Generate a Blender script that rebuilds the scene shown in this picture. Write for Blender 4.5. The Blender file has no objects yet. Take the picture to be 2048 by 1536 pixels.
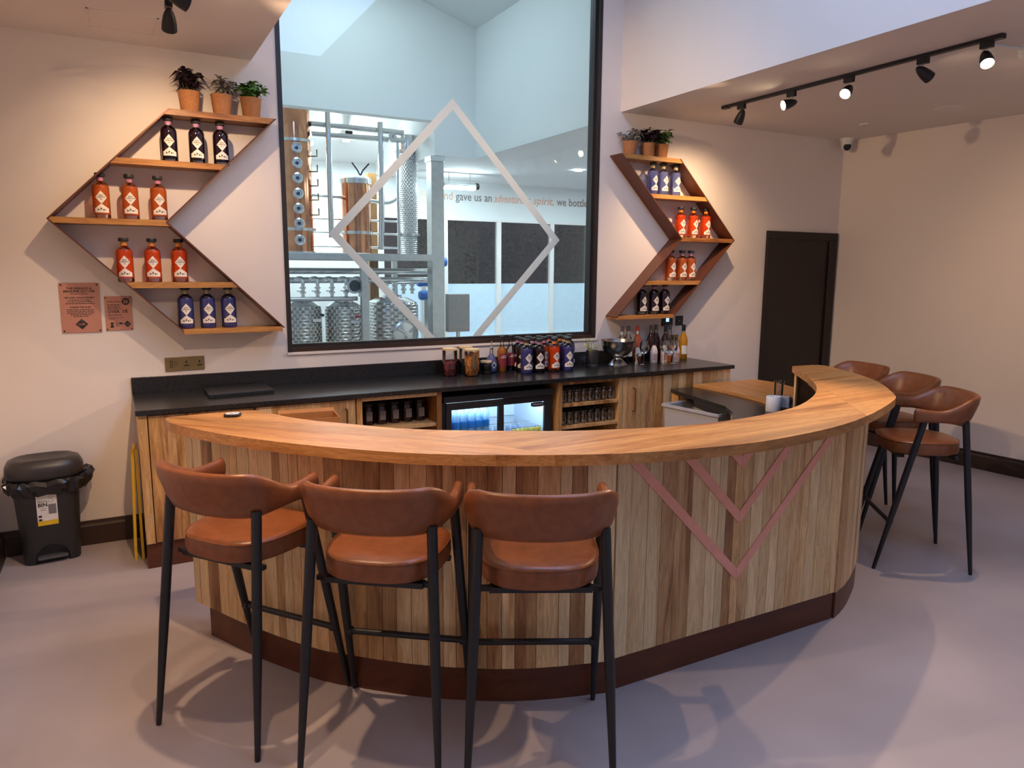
import bpy, bmesh, math, random
from mathutils import Vector, Matrix
random.seed(7)
PI = math.pi
SC = bpy.context.scene
C = SC.collection

# ------------------------------------------------------------------ camera
H = 1.70
f_px, yaw, pitch, roll = 1459.95, 0.49633, 0.157355, 0.006687
cy, sy, cp, sp = math.cos(yaw), math.sin(yaw), math.cos(pitch), math.sin(pitch)
fw = Vector((sy*cp, cy*cp, -sp)); rt = Vector((cy, -sy, 0)); up = rt.cross(fw)
cr, sr = math.cos(roll), math.sin(roll)
r2 = rt*cr + up*sr; u2 = -rt*sr + up*cr
cam = bpy.data.cameras.new('camera'); camo = bpy.data.objects.new('camera', cam); C.objects.link(camo)
camo.matrix_world = Matrix(((r2.x, u2.x, -fw.x, 0), (r2.y, u2.y, -fw.y, 0), (r2.z, u2.z, -fw.z, H), (0, 0, 0, 1)))
cam.sensor_fit = 'HORIZONTAL'; cam.sensor_width = 36.0; cam.lens = f_px/2048*36
cam.clip_start = 0.05; cam.clip_end = 100
SC.camera = camo
# ------------------------------------------------------------------ world, large lights, exposure
SC.view_settings.view_transform = 'Standard'; SC.view_settings.look = 'None'
SC.view_settings.gamma = 1.0; SC.view_settings.use_curve_mapping = False
SC.view_settings.exposure = 1.0
w = bpy.data.worlds.new('dusk'); SC.world = w; w.use_nodes = True
bg = w.node_tree.nodes['Background']; bg.inputs[0].default_value = (0.60, 0.62, 0.80, 1); bg.inputs[1].default_value = 0.26
def area(name, loc, size, energy, col, aim=None):
    l = bpy.data.lights.new(name, 'AREA'); l.shape = 'RECTANGLE'; l.size, l.size_y = size; l.energy = energy; l.color = col
    o = bpy.data.objects.new(name, l); C.objects.link(o); o.location = loc
    if aim: o.rotation_euler = (Vector(aim)-Vector(loc)).to_track_quat('-Z', 'Y').to_euler()
    return o
area('cool_fill_bar', (2.2, 1.6, 4.55), (1.0, 4.0), 48, (0.40, 0.60, 1.0), (2.2, 1.6, 0))  # added cool fill under the vault, blues the bulkhead and floor; no fixture
area('rooflight_still_hall', (2.3, 6.4, 4.6), (1.6, 1.6), 20, (0.80, 0.95, 1.0), (2.3, 6.4, 0))
area('hall_ceiling_fill', (5.6, 7.6, 2.88), (2.4, 2.6), 42, (0.86, 0.96, 1.0), (5.6, 7.6, 0))  # unseen soft light added to brighten the right side of the hall
area('hall_rear_fill', (2.2, 9.0, 3.0), (1.8, .6), 28, (0.86, 0.97, 1.0), (2.2, 9.0, 0))  # unseen soft light added to brighten the area around the stills
WARM = (1.0, 0.66, 0.39)
def spot(loc, aim, energy, size=78, blend=.6, col=WARM, rad=.022):
    l = bpy.data.lights.new('spot_beam', 'SPOT'); l.energy = energy; l.color = col; l.spot_size = math.radians(size); l.spot_blend = blend; l.shadow_soft_size = rad
    o = bpy.data.objects.new('spot_beam', l); C.objects.link(o); o.location = loc
    o.rotation_euler = (Vector(aim)-Vector(loc)).to_track_quat('-Z', 'Y').to_euler()
    return o

# ------------------------------------------------------------------ materials
def _nt(name):
    m = bpy.data.materials.new(name); m.use_nodes = True
    return m, m.node_tree.nodes, m.node_tree.links, m.node_tree.nodes['Principled BSDF']
def rgba(c): return (c[0], c[1], c[2], 1)
def s2l(r, g, b):
    return tuple(((v/255)/12.92 if v/255 <= .04045 else ((v/255+.055)/1.055)**2.4) for v in (r, g, b))
def mat(name, col, rough=.5, metal=0., var=.06, scale=18., bump=0., bscale=120., spec=.5, coat=0., emis=None, estr=1.):
    m, n, l, p = _nt(name)
    p.inputs['Roughness'].default_value = rough; p.inputs['Metallic'].default_value = metal
    p.inputs['Specular IOR Level'].default_value = spec; p.inputs['Coat Weight'].default_value = coat
    tc = n.new('ShaderNodeTexCoord'); nz = n.new('ShaderNodeTexNoise'); nz.inputs['Scale'].default_value = scale; nz.inputs['Detail'].default_value = 4
    l.new(tc.outputs['Object'], nz.inputs['Vector'])
    rp = n.new('ShaderNodeValToRGB'); e = rp.color_ramp.elements
    e[0].position = .3; e[0].color = rgba([max(0, c*(1-var)) for c in col]); e[1].position = .7; e[1].color = rgba([min(1, c*(1+var)) for c in col])
    l.new(nz.outputs['Fac'], rp.inputs['Fac']); l.new(rp.outputs['Color'], p.inputs['Base Color'])
    if bump:
        nb = n.new('ShaderNodeTexNoise'); nb.inputs['Scale'].default_value = bscale; nb.inputs['Detail'].default_value = 3
        l.new(tc.outputs['Object'], nb.inputs['Vector'])
        bp = n.new('ShaderNodeBump'); bp.inputs['Strength'].default_value = bump; bp.inputs['Distance'].default_value = .004
        l.new(nb.outputs['Fac'], bp.inputs['Height']); l.new(bp.outputs['Normal'], p.inputs['Normal'])
    if emis:
        p.inputs['Emission Color'].default_value = rgba(emis); p.inputs['Emission Strength'].default_value = estr
    return m
def wood(name, light, mid, dark, axis=2, rough=.42, heart=.5, fine=1.0, sc=1.0):
    m, n, l, p = _nt(name)
    tc = n.new('ShaderNodeTexCoord'); oi = n.new('ShaderNodeObjectInfo')
    mu = n.new('ShaderNodeMath'); mu.operation = 'MULTIPLY'; mu.inputs[1].default_value = 61.0; l.new(oi.outputs['Random'], mu.inputs[0])
    ad = n.new('ShaderNodeVectorMath'); ad.operation = 'ADD'; l.new(tc.outputs['Object'], ad.inputs[0]); l.new(mu.outputs[0], ad.inputs[1])
    def noise(scv, scale, detail, dist):
        mp = n.new('ShaderNodeMapping'); mp.inputs['Scale'].default_value = scv; l.new(ad.outputs[0], mp.inputs['Vector'])
        z = n.new('ShaderNodeTexNoise'); z.inputs['Scale'].default_value = scale; z.inputs['Detail'].default_value = detail; z.inputs['Distortion'].default_value = dist
        l.new(mp.outputs[0], z.inputs['Vector']); return z
    s1 = [1, 1, 1]; s1[axis] = .10; s3 = [1, 1, 1]; s3[axis] = .03
    big = noise(s1, 11*sc, 3, 1.2); grain = noise(s1, 55*sc, 5, 2.2); fib = noise(s3, 260*sc, 2, .2)
    # heartwood: random shift per piece + broad streaks
    r2_ = n.new('ShaderNodeMath'); r2_.operation = 'MULTIPLY_ADD'; r2_.inputs[1].default_value = heart; r2_.inputs[2].default_value = -heart*.55; l.new(oi.outputs['Random'], r2_.inputs[0])
    su = n.new('ShaderNodeMath'); su.operation = 'ADD'; l.new(big.outputs['Fac'], su.inputs[0]); l.new(r2_.outputs[0], su.inputs[1])
    rp = n.new('ShaderNodeValToRGB'); e = rp.color_ramp.elements
    e[0].position = .42; e[0].color = rgba(light); e[1].position = .78; e[1].color = rgba(dark)
    k = e.new(.60); k.color = rgba(mid)
    l.new(su.outputs[0], rp.inputs['Fac'])
    g = n.new('ShaderNodeValToRGB'); ge = g.color_ramp.elements; ge[0].position = .42; ge[0].color = (.62, .56, .5, 1); ge[1].position = .56; ge[1].color = (1, 1, 1, 1)
    l.new(grain.outputs['Fac'], g.inputs['Fac'])
    mx = n.new('ShaderNodeMix'); mx.data_type = 'RGBA'; mx.blend_type = 'MULTIPLY'; mx.inputs['Factor'].default_value = .55*fine
    l.new(rp.outputs['Color'], mx.inputs['A']); l.new(g.outputs['Color'], mx.inputs['B'])
    g2 = n.new('ShaderNodeValToRGB'); g2.color_ramp.elements[0].position = .35; g2.color_ramp.elements[0].color = (.7, .66, .62, 1); g2.color_ramp.elements[1].position = .6
    l.new(fib.outputs['Fac'], g2.inputs['Fac'])
    m2 = n.new('ShaderNodeMix'); m2.data_type = 'RGBA'; m2.blend_type = 'MULTIPLY'; m2.inputs['Factor'].default_value = .45*fine
    l.new(mx.outputs['Result'], m2.inputs['A']); l.new(g2.outputs['Color'], m2.inputs['B'])
    vv = n.new('ShaderNodeMath'); vv.operation = 'MULTIPLY'; vv.inputs[1].default_value = 7.31; l.new(oi.outputs['Random'], vv.inputs[0]); vf = n.new('ShaderNodeMath'); vf.operation = 'FRACT'; l.new(vv.outputs[0], vf.inputs[0])
    vm = n.new('ShaderNodeMath'); vm.operation = 'MULTIPLY_ADD'; vm.inputs[1].default_value = .34; vm.inputs[2].default_value = .80; l.new(vf.outputs[0], vm.inputs[0])
    hs = n.new('ShaderNodeHueSaturation'); l.new(vm.outputs[0], hs.inputs['Value']); l.new(m2.outputs['Result'], hs.inputs['Color'])
    l.new(hs.outputs[0], p.inputs['Base Color']); p.inputs['Roughness'].default_value = rough
    bp = n.new('ShaderNodeBump'); bp.inputs['Strength'].default_value = .12; bp.inputs['Distance'].default_value = .002
    l.new(grain.outputs['Fac'], bp.inputs['Height']); l.new(bp.outputs['Normal'], p.inputs['Normal'])
    return m
def clear_glass(name, tint=(1, 1, 1), ior=1.45, rough=.0, refl=1.0):
    m, n, l, p = _nt(name); n.remove(p)
    out = n['Material Output']; t = n.new('ShaderNodeBsdfTransparent'); t.inputs[0].default_value = rgba(tint)
    g = n.new('ShaderNodeBsdfGlossy'); g.inputs['Roughness'].default_value = rough
    fr = n.new('ShaderNodeFresnel'); fr.inputs['IOR'].default_value = ior
    mu = n.new('ShaderNodeMath'); mu.operation = 'MULTIPLY'; mu.inputs[1].default_value = refl; l.new(fr.outputs[0], mu.inputs[0])
    mx = n.new('ShaderNodeMixShader'); l.new(mu.outputs[0], mx.inputs[0]); l.new(t.outputs[0], mx.inputs[1]); l.new(g.outputs[0], mx.inputs[2])
    l.new(mx.outputs[0], out.inputs['Surface'])
    return m
def liquid(name, col, trans=.55):
    m, n, l, p = _nt(name); out = n['Material Output']
    p.inputs['Base Color'].default_value = rgba(col); p.inputs['Roughness'].default_value = .04; p.inputs['Specular IOR Level'].default_value = .6
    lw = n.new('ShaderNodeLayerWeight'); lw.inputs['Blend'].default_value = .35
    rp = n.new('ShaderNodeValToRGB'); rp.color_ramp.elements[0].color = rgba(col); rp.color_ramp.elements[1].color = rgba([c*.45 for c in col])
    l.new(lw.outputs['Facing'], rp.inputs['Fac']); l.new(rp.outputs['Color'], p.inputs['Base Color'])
    t = n.new('ShaderNodeBsdfTransparent'); t.inputs[0].default_value = rgba([min(1, c**.5) for c in col])
    mx = n.new('ShaderNodeMixShader'); mx.inputs[0].default_value = trans
    l.new(p.outputs[0], mx.inputs[1]); l.new(t.outputs[0], mx.inputs[2]); l.new(mx.outputs[0], out.inputs['Surface'])
    return m
def dimple(name, col, kx=26., kz=34., depth=.5):
    # pillow-plate stainless: brick relief in cylinder coordinates
    m, n, l, p = _nt(name); p.inputs['Metallic'].default_value = 1.; p.inputs['Roughness'].default_value = .28
    tc = n.new('ShaderNodeTexCoord'); sx = n.new('ShaderNodeSeparateXYZ'); l.new(tc.outputs['Object'], sx.inputs[0])
    at = n.new('ShaderNodeMath'); at.operation = 'ARCTAN2'; l.new(sx.outputs[0], at.inputs[0]); l.new(sx.outputs[1], at.inputs[1])
    cb = n.new('ShaderNodeCombineXYZ'); 
    m1 = n.new('ShaderNodeMath'); m1.operation = 'MULTIPLY'; m1.inputs[1].default_value = kx/6.; l.new(at.outputs[0], m1.inputs[0])
    m2 = n.new('ShaderNodeMath'); m2.operation = 'MULTIPLY'; m2.inputs[1].default_value = kz; l.new(sx.outputs[2], m2.inputs[0])
    l.new(m1.outputs[0], cb.inputs[0]); l.new(m2.outputs[0], cb.inputs[1])
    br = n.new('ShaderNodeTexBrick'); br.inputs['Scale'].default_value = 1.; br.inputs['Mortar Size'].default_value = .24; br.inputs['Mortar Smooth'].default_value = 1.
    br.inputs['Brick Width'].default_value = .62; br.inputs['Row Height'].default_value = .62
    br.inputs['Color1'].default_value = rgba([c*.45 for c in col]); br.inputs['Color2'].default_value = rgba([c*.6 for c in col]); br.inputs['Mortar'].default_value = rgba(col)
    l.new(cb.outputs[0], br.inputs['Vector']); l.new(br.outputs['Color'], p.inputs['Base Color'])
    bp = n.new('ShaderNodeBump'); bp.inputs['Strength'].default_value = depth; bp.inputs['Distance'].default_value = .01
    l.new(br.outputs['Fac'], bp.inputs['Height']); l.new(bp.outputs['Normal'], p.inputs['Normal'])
    return m
def emit(name, col, s):
    m, n, l, p = _nt(name); p.inputs['Base Color'].default_value = rgba(col)
    p.inputs['Emission Color'].default_value = rgba(col); p.inputs['Emission Strength'].default_value = s
    return m
M = {}
M['wall'] = mat('wall_paint', (.80, .73, .668), .85, var=.012, scale=3, bump=.03, bscale=300)
M['ceil'] = mat('ceiling_paint', (.82, .74, .70), .9, var=.01, scale=2)
M['hall'] = mat('hall_white', (.80, .84, .85), .8, var=.01, scale=2)
M['hallceil'] = mat('hall_ceiling', (.84, .86, .86), .85, var=.01, scale=2)
M['floor'] = mat('resin_floor', (.41, .36, .37), .42, var=.09, scale=1.6, bump=.02, bscale=40, spec=.4)
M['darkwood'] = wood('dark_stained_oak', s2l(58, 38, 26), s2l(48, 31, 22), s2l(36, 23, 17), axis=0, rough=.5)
M['doorwood'] = wood('near_black_door', s2l(28, 17, 15), s2l(24, 15, 14), s2l(18, 12, 11), axis=2, rough=.42, fine=.6)
M['ash'] = wood('ash_planks', s2l(232, 196, 144), s2l(214, 170, 116), s2l(158, 108, 64), axis=2, heart=.5, fine=.85)
M['ashpale'] = wood('ash_pale', s2l(238, 210, 164), s2l(226, 192, 142), s2l(190, 146, 98), axis=2, heart=.2, fine=.7)
M['ashdark'] = wood('ash_heartwood', s2l(204, 160, 110), s2l(168, 118, 72), s2l(122, 80, 46), axis=2, heart=.3, fine=1.0, sc=1.2)
M['ashy'] = wood('ash_planks_warm', s2l(224, 184, 128), s2l(208, 160, 100), s2l(152, 102, 54), axis=2, heart=.6)
M['top'] = wood('oiled_bar_top', s2l(218, 158, 92), s2l(204, 140, 76), s2l(160, 100, 50), axis=0, rough=.40, heart=.28)
M['shelfwood'] = wood('oiled_shelf', s2l(206, 148, 80), s2l(186, 126, 64), s2l(132, 80, 38), axis=0, rough=.42, heart=.35)
M['mahog'] = wood('red_brown_plinth', s2l(98, 50, 24), s2l(88, 44, 22), s2l(72, 35, 18), axis=0, rough=.4, fine=.5, heart=.2)
M['copperpaint'] = mat('brushed_copper_inlay', s2l(232, 162, 142), .5, metal=.05, var=.05, bump=.03)
M['shelfmetal'] = mat('copper_brown_steel', s2l(104, 62, 44), .42, metal=.3, var=.05)
M['stone'] = mat('black_worktop', (.017, .0165, .017), .27, var=.25, scale=90, bump=.03, bscale=400, spec=.55)
M['black'] = mat('black_metal', (.012, .012, .014), .42, var=.1)
M['blackpl'] = mat('black_plastic', (.016, .016, .017), .5, var=.1, bump=.04, bscale=500)
M['frame'] = mat('window_frame_brown_black', (.022, .017, .016), .45, var=.1)
M['leather'] = mat('tan_leather', s2l(134, 76, 41), .34, var=.16, scale=30, bump=.12, bscale=260, spec=.5)
M['steel'] = mat('stainless', (.70, .72, .72), .22, metal=1., var=.05)
M['steelm'] = mat('stainless_matt', (.56, .58, .57), .42, metal=.85, var=.06)
M['copper'] = mat('polished_copper', (.66, .31, .17), .12, metal=1., var=.16, scale=9, bump=.05, bscale=14)
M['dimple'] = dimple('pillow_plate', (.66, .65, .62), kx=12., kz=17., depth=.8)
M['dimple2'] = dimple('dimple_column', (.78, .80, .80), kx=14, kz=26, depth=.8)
M['pane'] = clear_glass('window_glass', (.93, .98, .99), 1.42, 0, .8)
M['glass'] = clear_glass('bottle_glass', (.93, .94, .93), 1.5, .02, 1.6)
M['tumbler'] = clear_glass('tumbler_glass', (.88, .89, .90), 1.6, .06, 4.0)
M['frost'] = mat('frosted_film', (.80, .82, .81), .7, var=.01)
_n, _l = M['frost'].node_tree.nodes, M['frost'].node_tree.links; _t = _n.new('ShaderNodeBsdfTranslucent'); _t.inputs[0].default_value = (.85, .87, .86, 1); _m = _n.new('ShaderNodeMixShader'); _m.inputs[0].default_value = .62
_l.new(_n['Principled BSDF'].outputs[0], _m.inputs[1]); _l.new(_t.outputs[0], _m.inputs[2]); _l.new(_m.outputs[0], _n['Material Output'].inputs['Surface'])
M['darkpane'] = clear_glass('dusk_pane', (.82, .80, .78), 1.5, 0, 1.2)
M['frostpane'] = mat('frosted_lower_pane', (.62, .80, .93), .6, var=.03)
M['white'] = mat('white_plastic', (.80, .79, .77), .45, var=.02)
M['label'] = mat('cream_label', (.86, .78, .66), .7, var=.03)
M['ink'] = mat('black_ink', (.02, .017, .015), .6, var=.02)
M['copperplate'] = mat('copper_plate_sign', s2l(196, 138, 116), .5, metal=.2, var=.05, scale=6)
M['brass'] = mat('antique_brass', s2l(142, 122, 82), .42, metal=.5, var=.1)
M['yellow'] = mat('yellow_plastic', (.80, .52, .02), .45, var=.06)
M['cork'] = mat('cork_pot', s2l(172, 116, 72), .75, var=.12, scale=60, bump=.1)
M['soil'] = mat('potting_soil', (.03, .022, .016), .9, var=.3, scale=120, bump=.4)
M['greyplastic'] = mat('grey_plastic', (.42, .41, .42), .5, var=.03)
M['kraft'] = mat('kraft_board', s2l(182, 122, 66), .75, var=.08)
M['bulb'] = emit('lamp_glow', (1.0, .80, .52), 28)
M['tube'] = emit('led_tube', (.86, .97, 1.0), 40)
M['blue'] = mat('blue_enamel', (.03, .16, .55), .35, var=.08)
M['rust'] = wood('rough_timber', s2l(150, 112, 66), s2l(110, 76, 40), s2l(60, 40, 22), axis=2)

# ------------------------------------------------------------------ mesh helpers
class MB:
    def __init__(s): s.v = []; s.f = []; s.m = []
    def add(s, vs, fs, mi=0):
        o = len(s.v); s.v += [tuple(q) for q in vs]
        for q in fs: s.f.append(tuple(i+o for i in q)); s.m.append(mi)
        return s
    def box(s, a, b, mi=0):
        x0, y0, z0 = a; x1, y1, z1 = b
        return s.add([(x0,y0,z0),(x1,y0,z0),(x1,y1,z0),(x0,y1,z0),(x0,y0,z1),(x1,y0,z1),(x1,y1,z1),(x0,y1,z1)],
                     [(3,2,1,0),(4,5,6,7),(0,1,5,4),(1,2,6,5),(2,3,7,6),(3,0,4,7)], mi)
    def prism(s, poly, z0, z1, mi=0):
        n = len(poly)
        ar = sum(poly[i][0]*poly[(i+1) % n][1]-poly[(i+1) % n][0]*poly[i][1] for i in range(n))
        if ar < 0: poly = poly[::-1]
        vs = [(p[0], p[1], z0) for p in poly]+[(p[0], p[1], z1) for p in poly]
        fs = [tuple(range(n-1, -1, -1)), tuple(range(n, 2*n))]+[(i, (i+1) % n, n+(i+1) % n, n+i) for i in range(n)]
        return s.add(vs, fs, mi)
    def prismy(s, poly, y0, y1, mi=0):   # polygon in x,z extruded along y
        n = len(poly)
        ar = sum(poly[i][0]*poly[(i+1) % n][1]-poly[(i+1) % n][0]*poly[i][1] for i in range(n))
        if ar < 0: poly = poly[::-1]
        vs = [(p[0], y0, p[1]) for p in poly]+[(p[0], y1, p[1]) for p in poly]
        fs = [tuple(range(n)), tuple(range(2*n-1, n-1, -1))]+[((i+1) % n, i, n+i, n+(i+1) % n) for i in range(n)]
        return s.add(vs, fs, mi)
    def lathe(s, prof, n=20, c=(0, 0, 0), mi=0, mis=None, axis='z', sq=2.0, caps=True):
        k = len(prof); vs = []
        for (r, z) in prof:
            for i in range(n):
                a = 2*PI*i/n; ca, sa = math.cos(a), math.sin(a)
                if sq != 2.0:
                    q = (abs(ca)**sq+abs(sa)**sq)**(-1/sq); ca *= q; sa *= q
                if axis == 'z': vs.append((c[0]+r*ca, c[1]+r*sa, c[2]+z))
                elif axis == 'y': vs.append((c[0]+r*ca, c[1]+z, c[2]-r*sa))
                else: vs.append((c[0]+z, c[1]+r*ca, c[2]+r*sa))
        o = len(s.v); s.v += vs
        for j in range(k-1):
            for i in range(n):
                i2 = (i+1) % n
                s.f.append((o+j*n+i, o+j*n+i2, o+(j+1)*n+i2, o+(j+1)*n+i)); s.m.append(mis[j] if mis else mi)
        if not caps: return s
        if prof[0][0] > 1e-6: s.f.append(tuple(o+i for i in range(n-1, -1, -1))); s.m.append(mis[0] if mis else mi)
        if prof[-1][0] > 1e-6: s.f.append(tuple(o+(k-1)*n+i for i in range(n))); s.m.append(mis[-1] if mis else mi)
        return s
    def tube(s, pts, r, n=10, mi=0):
        P_ = [Vector(p) for p in pts]; k = len(P_)
        rs = r if isinstance(r, (list, tuple)) else [r]*k
        o = len(s.v); ref = None
        for j in range(k):
            d = (P_[min(j+1, k-1)]-P_[max(j-1, 0)]).normalized()
            if ref is None: ref = Vector((0, 0, 1)) if abs(d.z) < .9 else Vector((1, 0, 0))
            a = d.cross(ref).normalized(); b = d.cross(a).normalized(); ref = a.cross(d)
            for i in range(n):
                t = 2*PI*i/n; s.v.append(tuple(P_[j]+(a*math.cos(t)+b*math.sin(t))*rs[j]))
        for j in range(k-1):
            for i in range(n):
                i2 = (i+1) % n; s.f.append((o+j*n+i, o+(j+1)*n+i, o+(j+1)*n+i2, o+j*n+i2)); s.m.append(mi)
        s.f.append(tuple(o+i for i in range(n))); s.m.append(mi)
        s.f.append(tuple(o+(k-1)*n+i for i in range(n-1, -1, -1))); s.m.append(mi)
        return s
    def build(s, name, mats, parent=None, smooth=False, bevel=0, world=False, loc=None, rotz=0):
        vs = s.v
        if world and parent is not None:
            mi = (Matrix.Translation(parent.location) @ Matrix.Rotation(parent.rotation_euler.z, 4, 'Z')).inverted()
            if parent.parent: mi = mi @ (Matrix.Translation(parent.parent.location) @ Matrix.Rotation(parent.parent.rotation_euler.z, 4, 'Z')).inverted()
            vs = [tuple(mi @ Vector(q)) for q in vs]
        if not isinstance(mats, (list, tuple)): mats = [mats]
        me = bpy.data.meshes.new(name); me.from_pydata(vs, [], s.f)
        for m in mats: me.materials.append(M[m] if isinstance(m, str) else m)
        me.polygons.foreach_set('material_index', s.m)
        if smooth:
            me.polygons.foreach_set('use_smooth', [True]*len(me.polygons)); me.set_sharp_from_angle(angle=.7)
        me.update()
        o = bpy.data.objects.new(name, me); C.objects.link(o)
        if parent is not None: o.parent = parent
        if loc: o.location = loc
        if rotz: o.rotation_euler.z = rotz
        if bevel:
            b = o.modifiers.new('bevel', 'BEVEL'); b.width = bevel; b.segments = 2; b.limit_method = 'ANGLE'
        return o
def tag(o, label=None, cat=None, group=None, kind=None):
    if label: o['label'] = label
    if cat: o['category'] = cat
    if group: o['group'] = group
    if kind: o['kind'] = kind
    return o
def thing(name, label, cat, loc=(0, 0, 0), rotz=0, group=None):
    o = bpy.data.objects.new(name, None); C.objects.link(o); o.location = loc; o.rotation_euler = (0, 0, rotz); o.empty_display_size = .05
    return tag(o, label, cat, group)
def dup(root, loc, rotz=0, label=None, group=None):
    r = root.copy(); C.objects.link(r); r.location = loc; r.rotation_euler = (root.rotation_euler.x, root.rotation_euler.y, rotz)
    if label: r['label'] = label
    if group: r['group'] = group
    for ch in list(root.children):
        c = ch.copy(); C.objects.link(c); c.parent = r
        for g in list(ch.children):
            d = g.copy(); C.objects.link(d); d.parent = c
    return r
def struct(name, mb, mats, label=None, **k):
    o = mb.build(name, mats, **k); o['kind'] = 'structure'
    if label: o['label'] = label
    return o
def text_mb(body, size, align='CENTER', shear=0., spacing=1., bold=0.):
    cu = bpy.data.curves.new('lettering', 'FONT'); cu.body = body; cu.size = size; cu.align_x = align; cu.shear = shear; cu.space_character = spacing
    cu.resolution_u = 2; cu.offset = bold; cu.fill_mode = 'FRONT'
    ob = bpy.data.objects.new('lettering', cu); C.objects.link(ob)
    me = bpy.data.meshes.new_from_object(ob)
    vs = [tuple(v.co) for v in me.vertices]; fs = [tuple(p.vertices) for p in me.polygons]
    bpy.data.objects.remove(ob); bpy.data.curves.remove(cu); bpy.data.meshes.remove(me)
    return vs, fs
def text_on_wall(mb, body, size, x, y, z, align='CENTER', shear=0., spacing=1., mi=0, bold=0.):
    vs, fs = text_mb(body, size, align, shear, spacing, bold)
    mb.add([(x+v[0], y, z+v[1]) for v in vs], fs, mi); return mb
def bez(pts, n=8):   # Catmull-Rom through points
    out = []
    P_ = [Vector(p) for p in pts]
    for i in range(len(P_)-1):
        p0 = P_[max(i-1, 0)]; p1 = P_[i]; p2 = P_[i+1]; p3 = P_[min(i+2, len(P_)-1)]
        for k in range(n):
            t = k/n
            out.append(.5*((2*p1)+(p2-p0)*t+(2*p0-5*p1+4*p2-p3)*t*t+(3*p1-p0-3*p2+p3)*t**3))
    out.append(P_[-1]); return out

# ================================================================== ROOM SHELL
W = 5.02; YV = 7.73; YF = 9.8
struct('floor', MB().box((-.9, -3.2, -.1), (9.2, YF+.2, 0)), 'floor')
b = MB()
b.box((-.9, W, 0), (1.0, W+.15, 4.9)); b.box((3.505, W, 0), (7.0, W+.15, 4.9)); b.box((1.0, W, 0), (3.505, W+.15, 1.129)); b.box((1.0, W, 4.15), (3.505, W+.15, 4.9))
struct('wall_back', b, 'wall')
struct('wall_left', MB().box((-.85, -3.2, 0), (-.69, W, 3.2)), 'wall')
struct('wall_right', MB().prism([(6.42, W+.02), (6.565, 2.9), (6.96, -3.2), (7.2, -3.2), (6.7, W+.02)], 0, 3.2), 'wall')
struct('ceiling', MB().box((-.85, -3.2, 2.972), (.85, W, 4.9)), 'ceil')
struct('ceiling', MB().box((3.705, -3.2, 2.953), (7.3, W, 4.9)), 'wall')
vr = MB()
for (xa, za, xb, zb) in ((.85, 4.4, 2.28, 4.85), (2.28, 4.85, 3.705, 4.4)):
    vr.add([(xa, -3.2, za), (xb, -3.2, zb), (xb, W, zb), (xa, W, za), (xa, -3.2, za+.1), (xb, -3.2, zb+.1), (xb, W, zb+.1), (xa, W, za+.1)],
           [(0, 1, 2, 3), (7, 6, 5, 4), (0, 4, 5, 1), (2, 6, 7, 3)])
struct('ceiling_vault', vr, 'wall')
hat = MB()
hat.box((-.03, 4.44, 2.968), (.30, 4.448, 2.974)); hat.box((-.03, 4.752, 2.968), (.30, 4.76, 2.974)); hat.box((-.03, 4.44, 2.968), (-.022, 4.76, 2.974)); hat.box((.292, 4.44, 2.968), (.30, 4.76, 2.974)); hat.box((-.016, 4.452, 2.969), (.286, 4.748, 2.975))
struct('trim_1', hat, 'ceil', 'square loft hatch panel in the low ceiling')
def skirting(name, a, b_, nrm, parent=None):
    a = Vector(a); d = Vector(b_)-a; L = d.length; ang = math.atan2(d.y, d.x)
    prof = [(0, 0), (.022, 0), (.022, .118), (.017, .128), (.012, .132), (.010, .15), (0, .15)]
    mb = MB(); n = len(prof)
    vs = [(0, -p[0]*nrm, p[1]) for p in prof]+[(L, -p[0]*nrm, p[1]) for p in prof]
    fs = [tuple(range(n)), tuple(range(2*n-1, n-1, -1))]+[(i, n+i, n+(i+1) % n, (i+1) % n) for i in range(n)]
    mb.add(vs, fs); o = mb.build(name, 'darkwood', loc=(a.x, a.y, 0), rotz=ang); o['kind'] = 'structure'; return o
skirting('baseboard_back', (-.69, W), (.06, W), 1)
skirting('baseboard_back', (4.47, W), (5.42, W), 1)
skirting('baseboard_right', (6.422, W-.03), (6.565, 2.9), 1)
skirting('baseboard_right', (6.565, 2.9), (6.95, -3.1), 1)
skirting('baseboard_left', (-.69, -3.1), (-.69, W-.02), 1)
# door with frame
d = thing('door_1', None, None, (5.91, W, 0)); d['kind'] = 'structure'; d['label'] = 'closed near black wooden door with plain frame'
fb = MB(); fb.box((5.424, W-.03, 0), (5.495, W-.0005, 1.99)); fb.box((6.29, W-.03, 0), (6.397, W-.0005, 1.99)); fb.box((5.424, W-.03, 1.99), (6.397, W-.0005, 2.063))
fb.build('door_frame', 'doorwood', d, world=True, bevel=.004)
MB().box((5.497, W-.010, .005), (6.288, W-.0005, 1.988)).build('door_leaf', 'doorwood', d, world=True)
# ------------------------------------------------------------------ big internal window
wn = thing('window_1', None, None, (2.25, W, 1.129)); wn['kind'] = 'structure'; wn['label'] = 'tall internal window to the still hall with etched white diamond'
fr = MB(); fr.box((1.0, W-.004, 1.129), (1.03, W+.13, 4.15)).build('frame_stile', 'frame', wn, world=True)
MB().box((3.475, W-.004, 1.129), (3.505, W+.13, 4.15)).build('frame_stile', 'frame', wn, world=True)
MB().box((3.455, W+.03, 1.16), (3.475, W+.09, 4.13)).build('glazing_bead', 'frame', wn, world=True)
MB().box((1.03, W+.0, 1.129), (3.475, W+.13, 1.158)).build('frame_sill', 'darkwood', wn, world=True)
MB().box((1.03, W+.04, 1.158), (3.475, W+.09, 1.18)).build('glazing_bead', 'frame', wn, world=True)
MB().box((1.03, W+.0, 4.12), (3.475, W+.13, 4.15)).build('frame_head', 'frame', wn, world=True)
MB().box((.995, W-.012, 1.112), (3.51, W, 1.129)).build('sill_trim', 'wall', wn, world=True)
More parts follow.
